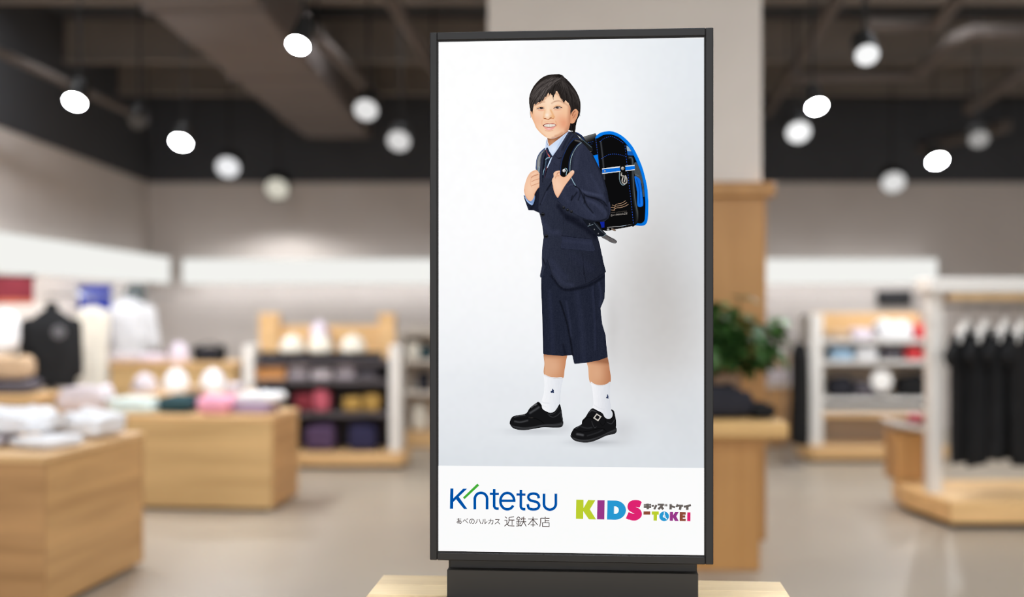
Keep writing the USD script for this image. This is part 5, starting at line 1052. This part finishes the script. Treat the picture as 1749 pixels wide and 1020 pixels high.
for _, scl, ir_, lid, cat in EYES:
    sc_ = Polygon(smooth_poly(FC(*scl)))
    shape('eye', sc_, (200, 180, 172), [S(FC(*lid), 1.4, (120, 90, 80), .7)], .4)
    shape('iris', Polygon(ell(*ir_)).intersection(sc_), (42, 28, 25), [B(*FC((ir_[0], ir_[1]))[0], 1.3, 1.3, (14, 9, 9), .95)], .4)
    shape('eye_glint', Polygon(ell(cat[0], cat[1], 6, 5)).intersection(sc_), (214, 218, 226))
    shape('eyelid', LineString(smooth_poly(FC(*lid), False)).buffer(.45), (64, 40, 33))
mouth_o = Polygon(smooth_poly(FC((284, 636), (330, 600), (400, 590), (440, 594), (510, 592), (576, 624), (548, 652), (480, 672), (410, 680), (345, 666))))
shape('upper_lip', smooth_poly(FC((280, 636), (320, 602), (390, 583), (430, 588), (480, 582), (540, 594), (582, 624), (520, 598), (430, 595), (335, 606))), (226, 142, 120), [S(FC((320, 600), (390, 584), (430, 589), (480, 583), (540, 594)), 1.2, (236, 166, 138), .8)], .5)
shape('mouth', mouth_o, (164, 84, 76), [B(*FC((300, 638))[0], 1.6, 1.6, (52, 22, 22), .9), B(*FC((560, 630))[0], 1.2, 1, (96, 40, 38), .85)], .5)
shape('teeth', smooth_poly(FC((306, 634), (340, 610), (400, 601), (432, 600), (485, 602), (535, 606), (562, 624), (536, 646), (475, 662), (432, 668), (390, 665), (335, 655))), (232, 224, 210), [S(FC((375, 606), (378, 664)), .45, (186, 164, 150), .85), S(FC((432, 600), (433, 666)), .5, (186, 164, 150), .9), S(FC((486, 604), (484, 660)), .45, (186, 164, 150), .8), S(FC((345, 616), (432, 606), (530, 612)), .7, (214, 150, 140), .7), B(*FC((400, 628))[0], 2, 1.2, (246, 242, 234), .8), B(*FC((455, 626))[0], 2, 1.2, (246, 242, 234), .8)], .4)
shape('lower_lip', smooth_poly(FC((296, 652), (345, 668), (410, 682), (480, 674), (562, 646), (530, 690), (480, 724), (420, 740), (365, 726), (320, 690))), (240, 164, 150), [B(*FC((415, 708))[0], 3.6, 1.3, (254, 210, 206), .9), S(FC((296, 652), (345, 670), (410, 684), (480, 676), (562, 648)), .6, (206, 124, 114), .6), S(FC((340, 716), (420, 740), (500, 716)), 1.0, (238, 172, 150), .7)], .5)
# the hair: one dark cap with pointed locks over the brow, then single locks
hair = HD_((545, 87), (592, 103), (612, 128), (648, 156), (655, 178), (692, 210), (742, 272), (792, 370), (808, 450), (804, 540), (786, 556), (770, 528), (745, 518), (722, 540), (702, 566), (692, 600), (686, 560), (690, 520), (684, 486), (672, 470), (664, 446), (646, 434), (628, 410), (606, 444), (590, 408), (570, 384), (556, 356), (540, 330), (520, 296), (506, 300), (500, 330), (488, 345), (474, 392), (464, 352), (452, 346), (440, 322), (428, 345), (412, 318), (398, 345), (385, 372), (372, 366), (352, 408), (338, 424), (334, 408), (315, 432), (300, 442), (290, 432), (272, 452), (252, 474), (247, 455), (234, 462), (226, 500), (219, 545), (214, 592), (205, 556), (192, 545), (182, 500), (175, 450), (174, 390), (182, 345), (200, 295), (230, 240), (265, 195), (310, 150), (350, 122), (400, 100), (450, 92), (500, 90))
rng = np.random.default_rng(3)
strands = []
crown = HD_((585, 128))[0]
ends = HD_((177, 400), (178, 450), (192, 520), (212, 560), (250, 460), (290, 430), (330, 415), (365, 370), (400, 320), (440, 315), (475, 370), (520, 310), (560, 360), (605, 430), (650, 440), (690, 520), (740, 510), (785, 540), (806, 480))
def lock(e_, u, lo=0.0, hi=1.0):
    c_ = crown + (rng.uniform(-16, 4) if u < 10 else rng.uniform(-4, 6), rng.uniform(-2, 3)); m_ = (c_ + e_) / 2 + np.array([(-17 + 1.6 * u if u < 10.5 else 1.2 * (u - 9)) * rng.uniform(.7, 1.1), (-13 + u * .5) * rng.uniform(.6, 1.1)])
    tt = np.linspace(lo, hi, 8)[:, None]
    return (1 - tt) ** 2 * c_ + 2 * tt * (1 - tt) * m_ + tt ** 2 * e_
for k in range(620):
    u = rng.uniform(0, len(ends) - 1.001) if k % 3 else rng.uniform(0, 8); i = int(u); e_ = ends[i] + (ends[i + 1] - ends[i]) * (u - i) + rng.normal(0, 1.5, 2)
    t0, t1 = sorted(rng.uniform(0, 1, 2)); t1 = min(1, t0 + max(.25, t1 - t0))
    v_ = rng.uniform(0, 1) ** 1.3
    lit_ = 1.0 if u < 8 else 0.66
    col_ = np.array((150, 141, 137)) * v_ * lit_ + np.array((16, 12, 12)) * (1 - v_)
    strands.append(S(lock(e_, u, t0, t1), rng.uniform(.45, .85), col_, rng.uniform(.2, .5)))
shape('hair', hair, (38, 33, 31), [S(HD_((450, 140), (320, 230), (230, 360)), 9, (78, 72, 70), .45), S(HD_((520, 180), (420, 260), (350, 380)), 4, (70, 64, 62), .4), S(HD_((660, 240), (735, 340), (770, 450)), 4.5, (66, 60, 58), .4), S(HD_((540, 100), (620, 170), (680, 250)), 3.5, (16, 13, 13), .6), S(HD_((470, 260), (560, 250), (640, 330)), 4, (22, 18, 18), .5), *strands, S(HD_((690, 500), (700, 570)), 2.4, (74, 62, 58), .5)], 0.5)
shape('hair_strand', unary_union([LineString(smooth_poly(HD_(*p), False)).buffer(w) for p, w in (
    (((466, 340), (470, 370), (476, 402)), .4), (((548, 350), (578, 402), (610, 446)), .35), (((190, 520), (188, 580), (196, 630)), .25), (((804, 540), (800, 580), (806, 610)), .3), (((700, 790), (715, 810), (722, 822)), .3), (((740, 790), (746, 815), (760, 822)), .3), (((420, 318), (424, 350), (420, 366)), .2), (((330, 410), (322, 440), (310, 452)), .25))]), (44, 36, 34))

# ---- logos under the photograph
shape('white_footer', [(748.5, 795.5), (1203, 799.5), (1203, 949), (748.5, 942)], (252, 252, 252), [N(.5, 60, 60, 9)], 40.0)
KB_ = (0, 80, 165)
def line(pts, w, cap='flat', curve=False, join='mitre'):
    return LineString(smooth_poly(pts, False, .3) if curve else pts).buffer(w, cap_style=cap, join_style=join)
arc = lambda cx, cy, rx, ry, a0, a1, n=28: np.c_[cx + rx * np.cos(np.radians(np.linspace(a0, a1, n))), cy + ry * np.sin(np.radians(np.linspace(a0, a1, n)))]
sk = 1 / 6.0
shape('logo_letter', unary_union([Polygon(KT((117, 265), (148, 265), (145, 472), (113, 472))), Polygon(KT((146, 368), (248, 268), (288, 268), (145, 405))), Polygon(KT((176, 376), (202, 350), (290, 475), (256, 475)))]), KB_)
shape('logo_slash', KT((246, 358), (394, 215), (411, 235), (262, 375)), (67, 174, 54))
n_ = np.vstack([[(368, 478), (367, 370)], arc(430.5, 370, 62, 60, 180, 360)[:], [(492, 478)]])
shape('logo_letter', line(KT(*n_), 13.3 * sk), KB_)
for x0, dy in ((566, 0), (839, 6)):
    tt_ = [(x0, 273 + dy), (x0, 440 + dy)]
    hook = np.vstack([[(x0, 273 + dy), (x0 - 1, 440 + dy)], arc(x0 + 30, 440 + dy, 31, 32, 180, 95), [(x0 + 46, 472 + dy)]])
    shape('logo_letter', unary_union([line(KT(*hook), 13.2 * sk), line(KT((x0 - 45, 321 + dy), (x0 + 47, 322 + dy)), 11.2 * sk)]), KB_)
e_pts = np.vstack([[(632, 390), (784, 391)], arc(700, 395, 70.5, 84, -3, -320)])
e_pts = KT(*np.vstack([[(630, 391), (771, 391)], arc(700, 395, 71, 84, -3, -328, 50)]))
shape('logo_letter', unary_union([LineString(e_pts[1:]).buffer(13.2 * sk, cap_style='flat', join_style='round'), line(KT((632, 391), (784, 391.5)), 12.5 * sk)]), KB_)
shape('logo_letter', line(KT((1023, 366), (1012, 332), (970, 318), (925, 330), (915, 358), (932, 384), (970, 396), (1010, 410), (1026, 440), (1010, 470), (968, 480), (922, 468), (908, 426)), 13.2 * sk, curve=True, join='round'), KB_)
u_ = np.vstack([[(1076, 318), (1075, 420)], arc(1136, 422, 61, 60, 180, 0), [(1197, 318)]])
shape('logo_letter', line(KT(*u_), 13.3 * sk), KB_)
JB = (62, 48, 44)
def jrow(x0, y0, w, h, n, gap, slope):
    out = []
    for k in range(n):
        a = x0 + k * (w + gap); y = y0 + slope * (a - x0); out.append(((a, y), (a + w, y + slope * w), (a, y + h), (a + w, y + h + slope * w)))
    return out
shape('logo_caption', letters('あべのハルカス', jrow(779.6, 884.6, 9.7, 10.0, 7, 1.15, .0165), .52), JB)
shape('logo_caption', letters('近鉄本店', jrow(861.3, 881.5, 18.0, 17.8, 4, 2.05, .013), .62), JB)
GRN, PUR, CYN, PNK, BRN = (188, 206, 48), (152, 56, 136), (40, 152, 210), (222, 36, 112), (142, 76, 58)
shape('logo_letter', KI((124, 272), (187, 273), (187, 345), (228, 274), (290, 277), (242, 356), (296, 444), (234, 443), (185, 372), (184, 440), (121, 438)), GRN)
shape('logo_letter', KI((308, 277), (371, 278), (368, 444), (305, 443)), PUR)
d_o = Polygon(np.vstack([KI((395, 279)), KI(*arc(462, 363, 94, 83.5, -90, 90)), KI((392, 445))]))
shape('logo_letter', d_o.difference(Polygon(np.vstack([KI((453, 330)), KI(*arc(462, 363, 32, 33, -80, 80)), KI((452, 395))]))), CYN)
shape('logo_letter', line(KI((680, 312), (640, 304), (606, 314), (600, 340), (628, 360), (660, 380), (664, 404), (634, 424), (596, 418), (568, 406)), 29.5 / 5.1, curve=True, join='round').union(Polygon(KI((664, 280), (694, 292), (676, 338), (655, 325)))).union(Polygon(KI((582, 388), (556, 435), (580, 446), (600, 420)))), PNK)
shape('logo_letter', TK((160, 408), (358, 408), (358, 503), (158, 500)), BRN)
shape('logo_letter', TK((405, 410), (613, 412), (612, 506), (560, 506), (556, 684), (458, 682), (461, 505), (404, 504)), GRN)
oc = TK((773, 554))[0]
clock = unary_union([LineString(TK((778, 435), (776, 530))).buffer(.7), LineString(TK((795, 575), (848, 634))).buffer(.8), Point(*TK((772, 553))[0]).buffer(2.3)]).difference(Point(*TK((776, 552))[0]).buffer(.75))
shape('logo_letter', Point(*oc).buffer(8.2).difference(clock), CYN)
shape('logo_letter', TK((945, 422), (1042, 424), (1040, 520), (1102, 426), (1205, 428), (1135, 555), (1208, 695), (1095, 694), (1040, 590), (1034, 690), (942, 688)), PUR)
shape('logo_letter', TK((1240, 428), (1416, 432), (1416, 508), (1330, 508), (1330, 525), (1404, 527), (1404, 596), (1330, 596), (1330, 626), (1415, 628), (1414, 698), (1236, 694)), BRN)
shape('logo_letter', TK((1468, 434), (1560, 436), (1558, 700), (1458, 698)), PNK)
KG = (102, 95, 91)
kana = [[((165, 218), (386, 212)), ((165, 278), (386, 280)), ((272, 175), (290, 338))], [((415, 216), (422, 268)), ((452, 214), (458, 266)), ((545, 214), (478, 345))],
        [((580, 204), (770, 206)), ((730, 210), (600, 345)), ((690, 270), (745, 345)), ((800, 190), (806, 258)), ((848, 190), (854, 258))], [((968, 190), (966, 350)), ((970, 245), (1100, 290))],
        [((1180, 195), (1140, 275)), ((1160, 235), (1340, 238)), ((1270, 240), (1240, 362))], [((1572, 222), (1360, 270)), ((1464, 255), (1462, 365))]]
kw = [(1.5, 1.5, 2.2), (1.1, 1.1, 1.7), (1.6, 1.9, 2.0, .95, .95), (2.1, 1.6), (1.7, 1.7, 2.0), (1.8, 2.1)]
for strokes, ws in zip(kana, kw):
    shape('logo_letter', unary_union([line(TK(*s_), w_) for s_, w_ in zip(strokes, ws)]).buffer(0), KG)
